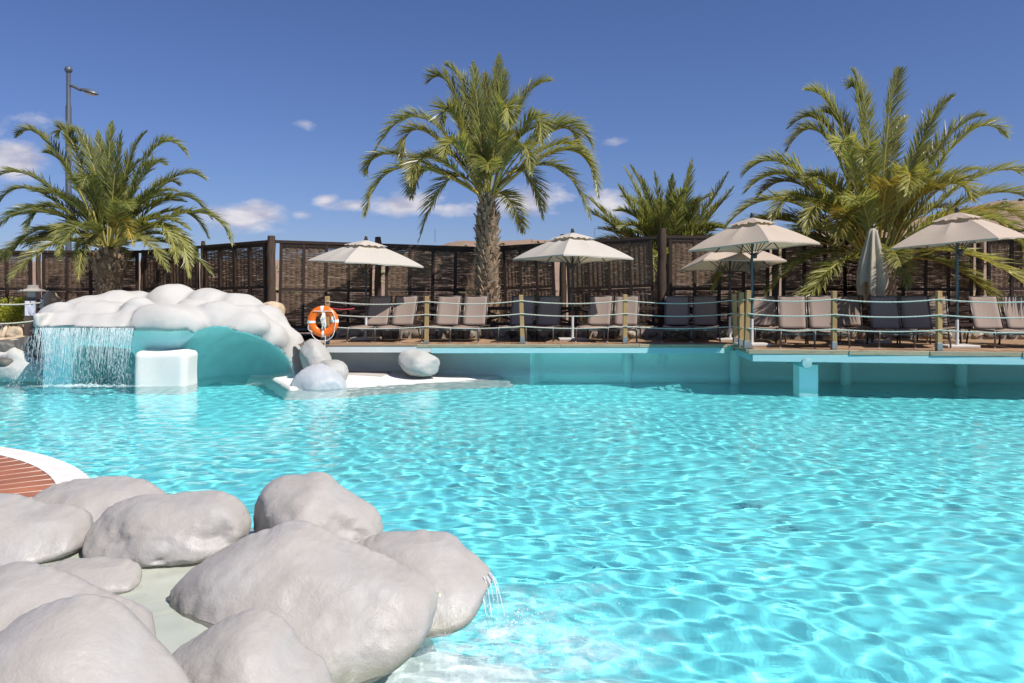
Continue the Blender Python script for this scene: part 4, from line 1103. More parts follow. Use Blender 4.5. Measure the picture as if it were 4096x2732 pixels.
# ------------------------------------------------------------------ rope railing
POSTS = [(326.5, 16.93, 296.4, 'carrying the orange lifebuoy'), (426, 16.93, 296.4, 'next after the lifebuoy post'), (522.5, 16.93, 295.0, 'leaning a little, in the middle of the deck'), (625.5, 16.93, 294.6, 'rust streaked, last before the platform corner'),
         (736.5, 16.86, 293.7, 'greenish, hindmost of the three at the platform corner'), (742, 16.05, 292.4, 'middle one of the three at the platform corner'), (747.3, 15.42, 290.4, 'front of the three at the platform corner'),
         (835.5, 15.08, 291.0, 'greyish green, on the platform before the sunlit pair'), (941, 14.72, 291.0, 'orange-brown with a charred foot, on the platform'), (1062, 14.3, 290.5, 'past the picture edge')]
PP = []
for i, (u, y, vt, lb) in enumerate(POSTS):
    x = X(u, y) + (.0); zt = Z(vt, y); y_ = y + .075
    root = empty('rope_post', (x, y_, DECK), label='square timber rope post ' + lb, cat='post', group='rope railing posts')
    hw = .045; lean = [.0, .012, -.03, .0, -.035, .01, .045, .0, .0, 0][i]
    m = MB(); h = zt - DECK
    m.add([(-hw, -hw, .001), (hw, -hw, .001), (hw, hw, .001), (-hw, hw, .001), (-hw+lean, -hw, h), (hw+lean, -hw, h), (hw+lean, hw, h+.004), (-hw+lean, hw, h+.004)], [(0,3,2,1),(4,5,6,7),(0,1,5,4),(1,2,6,5),(2,3,7,6),(3,0,4,7)])
    bevel(m.build('timber', M['post'], root), .006)
    m = MB(); m.box(-hw-.004, hw+.004, -hw-.004, hw+.004, .003, .15 if i not in (1,) else .06); bevel(m.build('metal_shoe', M['shoe'], root), .003)
    if i == 6:
        m = MB(); m.add([(hw+.005, -.02, .002), (hw+.10, -.02, .002), (hw+.005, -.02, .20), (hw+.005, .02, .002), (hw+.10, .02, .002), (hw+.005, .02, .20)], [(0,1,2),(5,4,3),(0,3,4,1),(1,4,5,2),(2,5,3,0)]); m.build('bracket', M['shoe'], root)
    PP.append((x, y_, h, lean))
def rope_pts(a, b, sag, n=40):
    a, b = Vector(a), Vector(b); out = []
    for k in range(n + 1):
        t = k / n; p = a.lerp(b, t); p.z -= sag * 4 * t * (1 - t); out.append(p)
    return out
def rope_mesh(name, pts, r, mat, pitch=.075):
    """three-strand laid rope: lobed section turning along the line"""
    P = [Vector(p) for p in pts]; fine = [P[0]]; 
    for a, b in zip(P[:-1], P[1:]):
        L = (b - a).length; k = max(1, int(L / .016))
        for j in range(1, k + 1): fine.append(a.lerp(b, j / k))
    arr = np.array([tuple(p) for p in fine]); tg = np.gradient(arr, axis=0); tg /= np.linalg.norm(tg, axis=1, keepdims=True) + 1e-9
    up = np.array([0, 0, 1.0]); s1 = np.cross(tg, up); ln = np.linalg.norm(s1, axis=1, keepdims=True); s1 = np.where(ln > .05, s1 / (ln + 1e-9), np.array([[1, 0, 0]])); s2 = np.cross(s1, tg)
    d = np.concatenate([[0], np.cumsum(np.linalg.norm(np.diff(arr, axis=0), axis=1))])
    n = 9; th = np.arange(n) * 2 * math.pi / n
    R = r * (1 + .20 * np.cos(3 * th[None] + 2 * math.pi * d[:, None] / pitch))
    V = arr[:, None] + s1[:, None] * (R * np.cos(th))[..., None] + s2[:, None] * (R * np.sin(th))[..., None]
    m_ = len(arr); i = np.arange(m_ * n).reshape(m_, n); j = np.roll(i, -1, 1)
    f = np.stack([i[:-1], j[:-1], j[1:], i[1:]], -1).reshape(-1, 4)
    return np_mesh(name, V.reshape(-1, 3), f, mat, True)
for k, (zr, nm) in enumerate(((.925, 'top'), (.645, 'middle'), (.375, 'bottom'))):
    for (ia, ib, where, mat) in ((0, 4, 'along the deck from the lifebuoy to the corner posts', M['rope']), (4, 9, 'round the platform corner to the picture edge', M['ropeteal'])):
        pts = []
        for i in range(ia, ib):
            (xa, ya, ha, la), (xb, yb, hb, lb_) = PP[i], PP[i+1]
            L = math.hypot(xb - xa, yb - ya)
            za, zb = DECK + zr * (1 + (ha - 1.05) * .6), DECK + zr * (1 + (hb - 1.05) * .6)
            seg = rope_pts((xa + la * zr, ya - .052, za), (xb + lb_ * zr, yb - .052, zb), .03 * L * (1.0 - .15 * k), 26)
            pts += seg if not pts else seg[1:]
        tag(link('rope', rope_mesh('rope', pts, .0118, mat)), nm + ' strand of pale laid rope ' + where, 'rope', 'railing ropes')

# ------------------------------------------------------------------ lifebuoy
y = 16.78; cx, cz_ = X(323, y), Z(321.5, y)
lb = empty('lifebuoy', (cx, y, cz_), label='orange lifebuoy with white bands hanging on the first rope post', cat='lifebuoy')
Rm, rm = .245, .085
n, m_ = 64, 16; vs, fs = [], []
for j in range(n):
    a = 2*math.pi*j/n
    for k in range(m_):
        b = 2*math.pi*k/m_; R = Rm + rm*math.cos(b); vs.append((R*math.cos(a), rm*.62*math.sin(b), R*math.sin(a)))
for j in range(n):
    for k in range(m_): fs.append((j*m_+k, ((j+1)%n)*m_+k, ((j+1)%n)*m_+(k+1)%m_, j*m_+(k+1)%m_))
mb = MB(); mb.add(vs, fs); mb.build('ring', M['orange'], lb, True)
for q in range(4):
    a0 = q*math.pi/2 + math.radians(2); vs, fs = [], []
    for j in range(5):
        a = a0 + math.radians(-6 + 12*j/4)
        for k in range(m_):
            b = 2*math.pi*k/m_; R = Rm + (rm+.003)*math.cos(b); vs.append((R*math.cos(a), (rm*.62+.003)*math.sin(b), R*math.sin(a)))
    for j in range(4):
        for k in range(m_): fs.append((j*m_+k, (j+1)*m_+k, (j+1)*m_+(k+1)%m_, j*m_+(k+1)%m_))
    mb = MB(); mb.add(vs, fs); mb.build('band', M['band'], lb, True)
def cordp(name, pts, r=.008, par=lb, mat=None): return MB().tube(pts, r, 6).build(name, mat or M['cord'], par, True)
def arc(a0, a1, R, dip=0, yq=-.062, n=14):
    out = []
    for k in range(n+1):
        t = k/n; a = math.radians(a0 + (a1-a0)*t); RR = R - dip*4*t*(1-t); out.append((RR*math.cos(a), yq, RR*math.sin(a)))
    return out
cordp('grab_line', arc(48, 132, .29, .075)); cordp('grab_line', arc(-35, 48, .295, .02)); cordp('grab_line', arc(215, 325, .30, -.115, -.03)); cordp('grab_line', arc(195, 225, .30, -.035, -.05))
r = random.Random(3)
for k in range(7):
    cordp('coil', [(.02 + r.uniform(-.02, .02), -.055, .19), (.0 + r.uniform(-.06, .05), -.07, .05 + r.uniform(-.05, .05)), (.02 + r.uniform(-.05, .05), -.07, -.12 + r.uniform(-.06, .04)), (.05 + r.uniform(-.03, .04), -.07, -.10), (.04 + r.uniform(-.02, .03), -.06, .18)], .0055)
cordp('tail_line', [(.05, -.02, -.1), (.06, -.04, -.36), (.05, -.06, -.52), (.09, -.08, -.66), (.12, -.1, -.78)], .007)
MB().box(.195, .235, -.075, -.07, .03, .11).build('tag', M['band'], lb)
mb = MB(); p0 = Vector((X(328, 16.9), 16.88, Z(307.5, 16.9))); p1 = Vector((X(354, 17.9), 17.9, Z(308.5, 17.9)))
tag(link('barrier_tape', rope_mesh('barrier_tape', rope_pts(p0, p1, .03), .012, M['redwhite'])), 'dark red cord tied behind the lifebuoy post', 'cord')

# ------------------------------------------------------------------ white grotto with its spillway
yG = 16.3
lo, hi, dG = (-10.4, 15.2, -1.9), (-3.9, 19.2, 2.35), .048
Pg = grid3(lo, hi, dG)
ng = Noise(31, .7, 4)
bul = [(64, 304.5, 16.9, .55, .6, .42), (97, 295, 17.5, .8, .7, .5), (118, 290.5, 17.7, .55, .55, .5), (140, 289.5, 18.0, .5, .5, .5), (172, 284.5, 18.0, .66, .62, .6), (207, 288.5, 17.9, .74, .62, .62),
       (238, 294, 17.8, .66, .6, .62), (262, 305, 17.6, .6, .65, .65), (279, 324, 17.5, .55, .7, .75), (290, 343, 17.55, .42, .6, .7),
       (104, 299.5, 16.9, .75, .6, .4), (141, 297.5, 16.75, .44, .5, .45), (168, 303, 16.4, .72, .62, .5), (192, 298.5, 17.0, .5, .5, .4), (218, 300.5, 16.75, .62, .6, .55), (245, 305, 16.95, .5, .55, .55),
       (152, 307, 16.35, .55, .55, .44), (184, 305.5, 16.4, .66, .58, .46), (232, 312, 16.55, .75, .45, .34), (262, 318, 17.0, .55, .55, .5)]
D = None
for (u, vt, y, rx, ry, rz) in bul:
    e = sd_ell(Pg, (X(u, y), y, Z(vt, y) - rz), (rx, ry, rz))
    D = e if D is None else smin(D, e, .09)
dome = sd_ell(Pg, (X(232, 17.8), 17.85, -.1), (1.62, 1.55, 1.72))
D = smin(D, dome, .2)
lintel = smin(sd_box(Pg, ((X(47, yG) + X(136, yG)) / 2, 16.75, 1.30), ((X(136, yG) - X(47, yG)) / 2, 1.0, .17), .11),
              sd_box(Pg, ((X(120, yG) + X(203, yG)) / 2, 16.95, 1.22), ((X(203, yG) - X(120, yG)) / 2, 1.0, .14), .13), .1)
D = smin(D, lintel, .08)
# spillway apron: smooth slope falling to the lip between raised sides
apx = (X(46, 16.0) + X(132, 16.0)) / 2; apw = (X(132, 16.0) - X(46, 16.0)) / 2
scoop = np.maximum(sd_box(Pg, (apx, 15.4, 1.6), (apw, 1.02, .8), .05), (1.185 + (Pg[1] - 15.78) * .62 - Pg[2]) * .85)
D = smax(D, -scoop, .05)
D = smax(D, 1.12 - Pg[2] - 2.6 * np.maximum(Pg[1] - 16.9, 0) - 9 * np.maximum(Pg[0] - X(196, yG), 0) * (Pg[0] > X(196, yG)), .08)
wallb = sd_box(Pg, ((X(56, 17.2) + X(200, 17.2)) / 2, 17.75, -.3), ((X(200, 17.2) - X(56, 17.2)) / 2, 1.15, 1.8), .12)
head = sd_box(Pg, ((X(58, yG) + X(204, yG)) / 2, 16.95, 1.0), ((X(204, yG) - X(58, yG)) / 2, .72, .26), .14)
colm = sd_box(Pg, (X(165, 16.7), 17.1, -.4), (.60, .62, 1.75), .15)
lower = smin(smin(wallb, head, .22), colm, .25)
def caves(P):
    k1 = sd_box(P, ((X(72, 16.6) + X(139, 16.6)) / 2, 17.0, -.65), ((X(139, 16.6) - X(72, 16.6)) / 2, 1.25, 1.40), .26)
    k2 = sd_ell(P, (X(238, 17.0), 15.9, -.12), (1.33, 2.6, 1.24))
    k2 = np.minimum(k2, sd_box(P, (X(222, 16.6), 16.4, -.5), (.62, 1.2, 1.25), .5))
    return k1, k2
cave1, cave2 = caves(Pg)
upper = D
body = smin(upper, lower, .10)
body = smax(body, -cave1, .06); body = smax(body, -cave2, .05)
body = np.maximum(body, Pg[1] - 19.0)
body = body + .024 * ng(*Pg)
V, Q = surface_nets(body, lo, dG)
ctr = V[Q].mean(1)
ii = np.clip(np.round((ctr - np.array(lo)) / dG).astype(int), 0, np.array(body.shape) - 1)
up_ = upper[ii[:, 0], ii[:, 1], ii[:, 2]]
Pc = [ctr[:, 0], ctr[:, 1], ctr[:, 2]]
cut_ = np.minimum(caves(Pc)[0], caves(Pc)[1]) - .024 * ng(*Pc)
left_ = ctr[:, 0] < X(201, yG)
teal = (cut_ < .028) | ((up_ > .04) & (ctr[:, 2] < 1.14) & left_)
grotto = empty('grotto', (X(170, 17), 17.2, -1.8), label='white lumpy concrete grotto with turquoise caves and a water curtain', cat='grotto')
GI = Matrix.Translation(-Vector(grotto.location))
def gpart(o): o.parent = grotto; o.matrix_parent_inverse = GI; return receiver(o)
def submesh(V, Q, keep):
    used = np.unique(Q[keep]); mp_ = -np.ones(len(V), int); mp_[used] = np.arange(len(used)); return V[used], mp_[Q[keep]]
v1, q1 = submesh(V, Q, ~teal); gpart(link('shell', np_mesh('shell', v1, q1, M['white'], True)))
v2, q2 = submesh(V, Q, teal); gpart(link('cave', np_mesh('cave', v2, q2, M['teal'], True)))
# white block standing before the middle column
lo2, hi2, d2 = (X(135, 16.1), 15.6, -1.95), (X(195, 16.1), 16.95, .9), .035
P2 = grid3(lo2, hi2, d2); xb0, xb1 = X(138.5, 16.1), X(191, 16.1)
blk = sd_box(P2, ((xb0 + xb1) / 2, 16.2, -.58), ((xb1 - xb0) / 2, .36, 1.29), .13) + .018 * Noise(5, .6, 2)(*P2)
vb_, qb_ = surface_nets(blk, lo2, d2); gpart(link('block', np_mesh('block', vb_, qb_, M['white_lit'], True)))
# water curtain: thin film on the lip, then strands and drops
r = random.Random(8); mb = MB()
xL0, xL1 = X(38, 15.85), X(133, 15.75)
for k in range(4600):
    t = r.random(); cl = math.sin(t * 37 + 2 * math.sin(t * 11)) * .5 + .5
    if r.random() > .22 + .78 * cl ** 1.5: continue
    x = xL0 + (xL1 - xL0) * t + r.gauss(0, .02); f_ = r.random() ** .8; z0 = 1.16
    z = z0 - f_ * 1.16; sp = .10 + .16 * f_ + r.gauss(0, .015 + .05 * f_); y = 15.80 - sp
    x += r.gauss(0, .03 + .08 * f_) - (.35 * f_ if t < .1 else 0)
    l = r.uniform(.02, .075) * (1.3 - .6 * f_); w = r.uniform(.0014, .0034)
    mb.add([(x, y, z + l), (x - w, y - w, z), (x + w, y - w, z), (x, y + w, z), (x, y, z - l * .6)], [(0,1,2),(0,2,3),(0,3,1),(4,2,1),(4,3,2),(4,1,3)])
for k in range(240):                                    # continuous strands near the lip
    t = r.random(); x = xL0 + (xL1 - xL0) * t; pts = []; L = r.uniform(.12, .9)
    for q in range(6): f_ = q / 5 * L; pts.append((x + .01 * math.sin(q * 2 + k) - .06 * f_, 15.80 - .12 * math.sqrt(f_ + .02), 1.17 - f_))
    mb.tube(pts, [.004, .004, .0035, .003, .0025, .001], 4, False)
wc = mb.build('water_curtain', M['drop'], None, True)
tag(wc, 'curtain of falling drops and strands from the grotto lip', 'waterfall', kind='stuff')
vs, fs = [], []
for i in range(60):
    x = xL0 + (xL1 - xL0) * i / 59
    for j in range(10):
        f_ = (j / 9) ** 1.3 * (.14 + .05 * math.sin(i * .9) + .04 * math.sin(i * 2.7)); vs.append((x, 15.815 - .12 * math.sqrt(f_ + .001) - .004 * math.sin(i * 1.7), 1.19 - f_))
for i in range(59):
    for j in range(9): a = i*10+j; fs.append((a, a+10, a+11, a+1))
mb = MB(); mb.add(vs, fs); o = mb.build('water_film', M['clear'], None, True); tag(o, 'glassy sheet of water spilling over the grotto lip', 'waterfall', kind='stuff')
s_ = o.modifiers.new('thick', 'SOLIDIFY'); s_.thickness = .006

def foam_patch(name, label, cx, cyy, rx, ry, z, mat, n=50, amp=.02, seed=0, pw_=1.0):
    xs_, ys_ = np.linspace(-1, 1, n), np.linspace(-1, 1, n); Xg, Yg = np.meshgrid(xs_, ys_)
    nn_ = Noise(seed, 1.2, 4); d = np.hypot(Xg, Yg) + .16 * nn_(Xg, Yg, 0)
    cov = np.clip(1.15 - d, 0, 1) ** pw_ * 1.25
    Xw, Yw = cx + Xg * rx, cyy + Yg * ry
    Zw = z + amp * np.abs(Noise(seed + 1, 2.5 / max(rx, ry) * 2, 3)(Xw, Yw, 0)) * np.clip(cov, 0, 1)
    v = np.stack([Xw, Yw, Zw], -1).reshape(-1, 3); i = np.arange(n * n).reshape(n, n)
    f = np.stack([i[:-1, :-1], i[:-1, 1:], i[1:, 1:], i[1:, :-1]], -1).reshape(-1, 4)
    keep = (cov.reshape(-1)[f] > .001).any(1)
    me = np_mesh(name, v, f[keep], mat, True)
    a = me.attributes.new('cover', 'FLOAT', 'POINT'); a.data.foreach_set('value', np.clip(cov, 0, 1).ravel().astype(np.float32))
    return tag(link(name, me), label, 'foam', kind='stuff')
foam_patch('foam', 'white froth where the grotto curtain lands', (X(30, 15.4) + X(135, 15.4)) / 2, 15.55, 1.25, .28, .03, M['foam'], amp=.03, seed=3)
foam_patch('foam', 'bubbling pale froth below the rock spout', .05, 4.2, .85, .75, .012, M['foam'], amp=.012, seed=6, pw_=1.6)

# ------------------------------------------------------------------ boulders
def boulder(label, ells, mat, seed, amp=.03, k=.12, res=46, freq=1.3, flat=None, cat='boulder', group=None, crease=0.0, name='boulder'):
    """ells: (u, v, y, half-width px, half-depth m, half-height px, turn, tilt) in the photograph's pixels at distance y"""
    E_ = []
    for e in ells:
        u, v, y, hu, hd, hv = e[:6]; rz = e[6] if len(e) > 6 else 0; ti = e[7] if len(e) > 7 else 0
        E_.append((W(u, v, y), (hu * y / F, hd, hv * y / F), rz, ti))
    lo = np.min([c - max(r_) * 1.1 for c, r_, a, b in E_], 0) - .1; hi = np.max([c + max(r_) * 1.1 for c, r_, a, b in E_], 0) + .1
    d = float(max(hi - lo)) / (res * 1.5)
    P = grid3(lo, hi, d); D = None
    for c, r_, rz, ti in E_:
        e = sd_sup(P, c, r_, rz, ti); D = e if D is None else smin(D, e, k)
    D = D + amp * (.7 * Noise(seed, freq * .55, 2)(*P) + .28 * Noise(seed + 3, freq * 2.2, 3)(*P))
    if crease: D = D + crease * np.abs(Noise(seed + 9, freq * 1.4, 2)(*P))
    if flat is not None: D = smax(D, P[2] - flat, .08)
    V, Q = surface_nets(D, lo, d)
    o = link(name, np_mesh(name, V, Q, mat, True)); c0 = V.mean(0); c0[2] = V[:, 2].min()
    o.data.transform(Matrix.Translation(-Vector(c0))); o.location = c0
    receiver(o)
    return tag(o, label, cat, group)
def poly_sd(Xg, Yg, PL):
    d = np.full(Xg.shape, 1e9); ins = np.zeros(Xg.shape, bool); n = len(PL)
    for i in range(n):
        a, b = PL[i], PL[(i+1) % n]; ex, ey = b - a
        t = np.clip(((Xg - a[0]) * ex + (Yg - a[1]) * ey) / (ex*ex + ey*ey), 0, 1)
        d = np.minimum(d, np.hypot(Xg - a[0] - t*ex, Yg - a[1] - t*ey))
        c = ((a[1] > Yg) != (b[1] > Yg)) & (Xg < (b[0]-a[0]) * (Yg - a[1]) / (b[1]-a[1] + 1e-12) + a[0]); ins ^= c
    return np.where(ins, -d, d)
def rock(label, poly, y0, hd, lean, mat, seed, amp=.012, rnd=.5, res=64, freq=1.4, group=None, facets=5, chip=0.0, name='boulder'):
    """solid rock from the outline it shows at distance y0: the outline stands on a plane leaning back by `lean`, swollen to half-depth hd with rounded rims, then planed and roughened"""
    P0 = np.array(poly, float); zm = float(np.mean([Z(v, y0) for u, v in poly]))
    yy_ = (y0 + lean * (EYE - zm)) / (1 + lean * (P0[:, 1] - VH) / F)
    PL = np.stack([(P0[:, 0] - 512) * yy_ / F, EYE - (P0[:, 1] - VH) * yy_ / F], 1)
    for it in range(2):                                  # soften the corners of the traced outline
        nx = np.roll(PL, -1, 0); PL = np.stack([PL * .75 + nx * .25, PL * .25 + nx * .75], 1).reshape(-1, 2)
    mn, mx_ = PL.min(0), PL.max(0); zr = mx_[1] - mn[1]
    lo = np.array([mn[0] - .08, y0 + lean * (mn[1] - zm) - hd - .1, mn[1] - .08]); hi = np.array([mx_[0] + .08, y0 + lean * (mx_[1] - zm) + hd + .1, mx_[1] + .08])
    d = float(max(hi - lo)) / res
    P = grid3(lo, hi, d)
    d2 = poly_sd(P[0][:, 0, :], P[2][:, 0, :], PL)[:, None, :] 
    R = rnd * min(mx_ - mn); t = np.clip(-d2 / R, 0, 1); t = hd * np.sqrt(np.clip(1 - (1 - t) ** 2.4, 0, 1))
    dy = P[1] - (y0 + lean * (P[2] - zm)); dy = np.where(dy > 0, dy * 2.2, -dy)
    D = np.where(d2 < 0, (dy - t) * .75, np.hypot(np.broadcast_to(d2, dy.shape), dy * .75))
    r = np.random.default_rng(seed); c = np.array([(mn[0] + mx_[0]) / 2, y0, zm]); half = np.array([(mx_[0] - mn[0]) / 2, hd, zr / 2])
    for k in range(facets * 2):                          # broad worn planes on the face towards the pool side and the top
        n = np.array([r.uniform(-.7, .7), r.uniform(-1.3, -.2), r.uniform(-.3, .9)]); n /= np.linalg.norm(n)
        h = np.linalg.norm(half * n) * r.uniform(.80, .95)
        D = smax(D, ((P[0] - c[0]) * n[0] + (P[1] - c[1] - lean * (P[2] - zm)) * n[1] + (P[2] - c[2]) * n[2] - h) * .8, .045 * min(half) / .3)
    D = D + amp * (.6 * Noise(seed, freq * .6, 2)(*P) + .45 * Noise(seed + 3, freq * 2.6, 4)(*P) - .5 * np.clip(.12 - np.abs(Noise(seed + 5, freq * .9, 3)(*P)), 0, 1) / .12)
    if chip:                                             # ragged hollows low on the rock
        low = np.clip((zm - P[2]) / zr + .25, 0, 1)
        D = D + chip * low * np.clip(Noise(seed + 7, 2.6, 4)(P[0], P[1], P[2] * 2.2), 0, 2)
    V, Q = surface_nets(D, lo, d)
    o = link(name, np_mesh(name, V, Q, mat, True)); c0 = V.mean(0); c0[2] = V[:, 2].min()
    o.data.transform(Matrix.Translation(-Vector(c0))); o.location = c0
    return tag(receiver(o), label, 'boulder', group)

BG = 'pale painted boulders round the shallow stream'; BW = 'boulders on the white ledge'
RK = M['rockpaint']
rock('long low grey boulder against the terracotta terrace', [(35,500),(40,492),(54,485),(74,480),(97,477.6),(122,477.3),(140,478.5),(148,482),(156,488),(165,494),(172,510),(165,535),(100,545),(40,530)], 5.9, .40, .6, RK, 41, .010, group=BG)
rock('wide flat pale boulder cut by the picture edge, above the stream', [(-70,490),(0,493),(10,494),(25,497.4),(44,505),(69,505.6),(85.6,512),(89.7,520),(90,532),(89,547),(49,562),(0,573),(-70,580)], 4.95, .40, .7, RK, 42, .010, group=BG)
rock('long rounded boulder with a rough dark foot along the stream bank', [(88,545),(89.7,532),(94,524),(105,512),(118.5,502),(132,496.6),(148,494.4),(173,494),(197.5,493.3),(217,492),(230,495),(240,502),(247,512),(250,520),(249,534),(236,548),(200,560),(165,565),(130,565),(96,558)], 4.95, .34, .5, RK, 43, .010, chip=.03, group=BG)
rock('tall humped boulder at the pool edge behind the big slab', [(246,535),(251,514),(258,499),(264.5,487.5),(276,477.6),(291,474.7),(299,475),(317,472.4),(327,473),(333.6,477.6),(338.5,485),(353,494),(370,504),(378,512),(382.5,520.5),(383,532),(378,560),(320,575),(255,560)], 5.05, .38, .45, RK, 44, .012, chip=.03, group=BG)
rock('spout boulder jutting over the pool, water running off its lip', [(345,548),(373,536),(383,533),(399,532.8),(419,530.3),(437,531.6),(450,534.4),(457,538.5),(465,548),(477,556.6),(486.6,565),(492,572),(493,580),(487,587),(484.6,592),(481.7,603),(475,613),(465,620),(450,628),(430,632),(395,620),(350,585)], 4.6, .36, .75, RK, 45, .008, rnd=.38, group=BG)
rock('biggest smooth slab boulder in the middle of the rock group', [(171,640),(166,627),(164.5,611),(166,599),(174,586),(194,568),(212,555),(230,546),(247,537),(256,533),(268,530),(281,524),(291,521),(304,521),(314,525),(330,532),(343.5,538.5),(366.5,548),(389.5,560),(411,569),(426,578),(434,588),(436.4,598),(435,611),(431,624),(426,637),(419,647),(404,661),(383,678),(350,705),(280,715),(200,700),(178,670)], 4.15, .42, .75, RK, 46, .010, rnd=.5, res=84, facets=7, group=BG)
rock('grey boulder with a lumpy face at the picture edge', [(-60,580),(0,566.5),(13,562),(26,562),(41,565),(62.5,571.5),(82,581),(99,589),(123,598),(140,606),(149,614),(152,624),(154,640),(150,690),(-60,700)], 3.75, .34, .6, RK, 47, .012, group=BG)
rock('huge smooth dome boulder in the bottom corner', [(-40,655),(0,634),(13,621),(30,611),(49,603),(69,597),(85.6,595),(102,597),(118.5,604),(135,619),(148,634),(158,645.5),(169.5,657),(179,670),(189,685),(203,720),(205,800),(-40,800)], 2.95, .38, .45, RK, 48, .006, rnd=.6, res=76, facets=3, group=BG)
rock('wet glossy boulder at the bottom of the picture', [(166,668),(174,650),(189,642),(211,627),(225,619),(241,612.6),(256,609.6),(269,611.7),(281,619),(291,629),(297,640.5),(307,652),(319,657),(326,666),(333,690),(345,730),(340,790),(180,790),(163,710)], 3.3, .32, .55, RK, 49, .010, chip=.02, res=72, group=BG)
rock('low flat boulder half sunk in the shallow stream', [(38,570),(58,561),(92,557),(115,557.6),(132,561),(139,566),(142,580),(132,594),(100,604),(50,600)], 4.35, .20, 1.0, RK, 50, .006, res=48, group=BG)
boulder('dark wet stone wedged below the spout boulder', [(436, 606, 4.42, 13, .12, 22)], M['algae'], 51, .01, res=30, group=BG)
rock('tall grey boulder leaning against the grotto arch', [(299.7,358),(300,350),(303.6,343),(310,339),(316,339),(321,342),(326,348),(329,353),(332,359),(333,370),(315,380),(301,376)], 16.7, .42, .3, M['rockgrey'], 61, .010, res=44, group=BW)
rock('small grey boulder wedged between the other two by the grotto', [(317,368),(321,360.6),(328,359.5),(339,360),(345,363),(348,368),(348,376),(344,384),(325,386)], 16.1, .34, .3, M['rockgrey'], 62, .010, res=44, group=BW)
rock('pale bluish boulder standing in the water by the grotto arch', [(289,392),(291,386),(293.5,379),(299,372),(307,367),(317,364),(323.7,364),(330,367),(338,373.5),(345,379),(347,386),(346,397),(325,402),(292,400)], 15.75, .45, .4, M['rockblue'], 63, .010, res=48, group=BW)
rock('lone oval grey boulder on the white ledge under the deck', [(397,359),(400,352),(406,348),(414,347),(422,348),(431,353),(438.6,358),(439.7,362),(438.6,369),(436,375),(417,377),(407,374),(400,366)], 16.95, .34, .2, M['rockgrey'], 64, .010, res=48, group=BW)
boulder('tan boulder with a chain behind the grotto', [(273, 313, 18.7, 11, .3, 10)], M['rocktan'], 65, .03, res=30, group=BW)
# chain over it
ch = empty('chain', tuple(W(272, 308, 18.3)), label='rusty chain draped over the tan boulder', cat='chain')
pa, pb = Vector(W(267, 305, 18.25)), Vector(W(286, 319, 18.2)); c0 = Vector(ch.location)
tor = MB(); tor.tube([(.022*math.cos(a) * 1.5, 0, .022*math.sin(a)) for a in np.linspace(0, 2*math.pi, 11)[:-1]], .006, 5, closed=True); tm = tor.mesh('link', M['chain'], True)
for k in range(15):
    t = k / 14; p = pa.lerp(pb, t); p.z -= .10 * 4 * t * (1-t) * .5
    link('link', tm, ch, loc=p - c0, rot=(math.pi/2 * (k % 2), .62, 0))
# rubber mat on the ledge
mb = MB(); zz = [.150, .150]
pts = [W(344, 372.6, 16.85), W(382, 372.6, 16.85), W(392, 368.8, 17.45), W(346, 368.8, 17.45)]
vs = [(p[0], p[1], float(ledge_z(np.array([p[0]]), np.array([p[1]]))[0]) + .004) for p in pts]; vs += [(a, b, c + .018) for a, b, c in vs]
mb.add(vs, [(3,2,1,0),(4,5,6,7),(0,1,5,4),(1,2,6,5),(2,3,7,6),(3,0,4,7)]); tag(mb.build('rubber_mat', M['mat']), 'flat ribbed grey mat lying on the white ledge', 'mat')

# ------------------------------------------------------------------ shallow stream among the rocks, spout water
POLY = np.array([(-3.6, 3.0), (-3.45, 5.6), (-2.5, 5.75), (-1.5, 5.35), (-.95, 5.05), (-.62, 4.75), (-.95, 4.1), (-1.0, 3.3), (-1.3, 2.4), (-3.2, 2.2)])
nb_ = Noise(77, .7, 3)
def bedz(Xg, Yg):
    s_ = poly_sd(Xg, Yg, POLY); top = .195 + .012 * nb_(Xg, Yg, 0) - .025 * (Xg + 2.2)
    return np.where(s_ < 0, top - .03 * sstep(-.2, 0, s_), top - .03 - s_ * 5.0).clip(-1.9, 1)
receiver(tag(link('stream_bed', grid_mesh('stream_bed', np.arange(-4.0, -.2, .045), np.arange(2.0, 6.2, .045), bedz, M['bed'])), kind='structure'))
def stz(Xg, Yg): return .235 - .018 * (Xg + 2.2) + .0012 * np.sin(19*Xg + 7*Yg) + .001 * np.sin(31*Yg - 11*Xg) + .0012 * np.sin(26 * Xg - 14 * Yg)
me = grid_mesh('stream_water', np.arange(-3.4, -1.02, .03), np.arange(2.5, 5.45, .03), stz, M['clear'])
sw_ = tag(link('stream_water', me), kind='structure'); sw_.cycles.is_caustics_caster = True
# strands leaving the spout lip
r = random.Random(12); mb = MB()
for k in range(15):
    a = Vector(W(r.uniform(470, 494), r.uniform(571, 588), 4.55)); t_ = r.random(); L = r.uniform(.12, .34); vx = r.uniform(.16, .30); pts = []
    if t_ < .5: a = Vector(W(r.uniform(476, 493), r.uniform(574, 586), 4.5))
    for q in range(7): f_ = q/6 * L; pts.append((a.x + vx * math.sqrt(f_) * .55, a.y - .10*math.sqrt(f_), a.z - f_))
    mb.tube(pts, [.0042*(1 - .8*q/6) for q in range(7)], 5)
for k in range(10):
    a = Vector(W(r.uniform(424, 432), r.uniform(592, 600), 4.28)); pts = []
    for q in range(6): f_ = q/5 * .14; pts.append((a.x + .05*q/5 + .01*math.sin(q+k), a.y - .01*q, a.z - f_))
    mb.tube(pts, [.005*(1 - .6*q/5) for q in range(6)], 5)
tag(mb.build('spout_water', M['drop'], None, True), 'thin glassy strands of water leaving the spout boulder', 'waterfall', kind='stuff')
mb = MB()
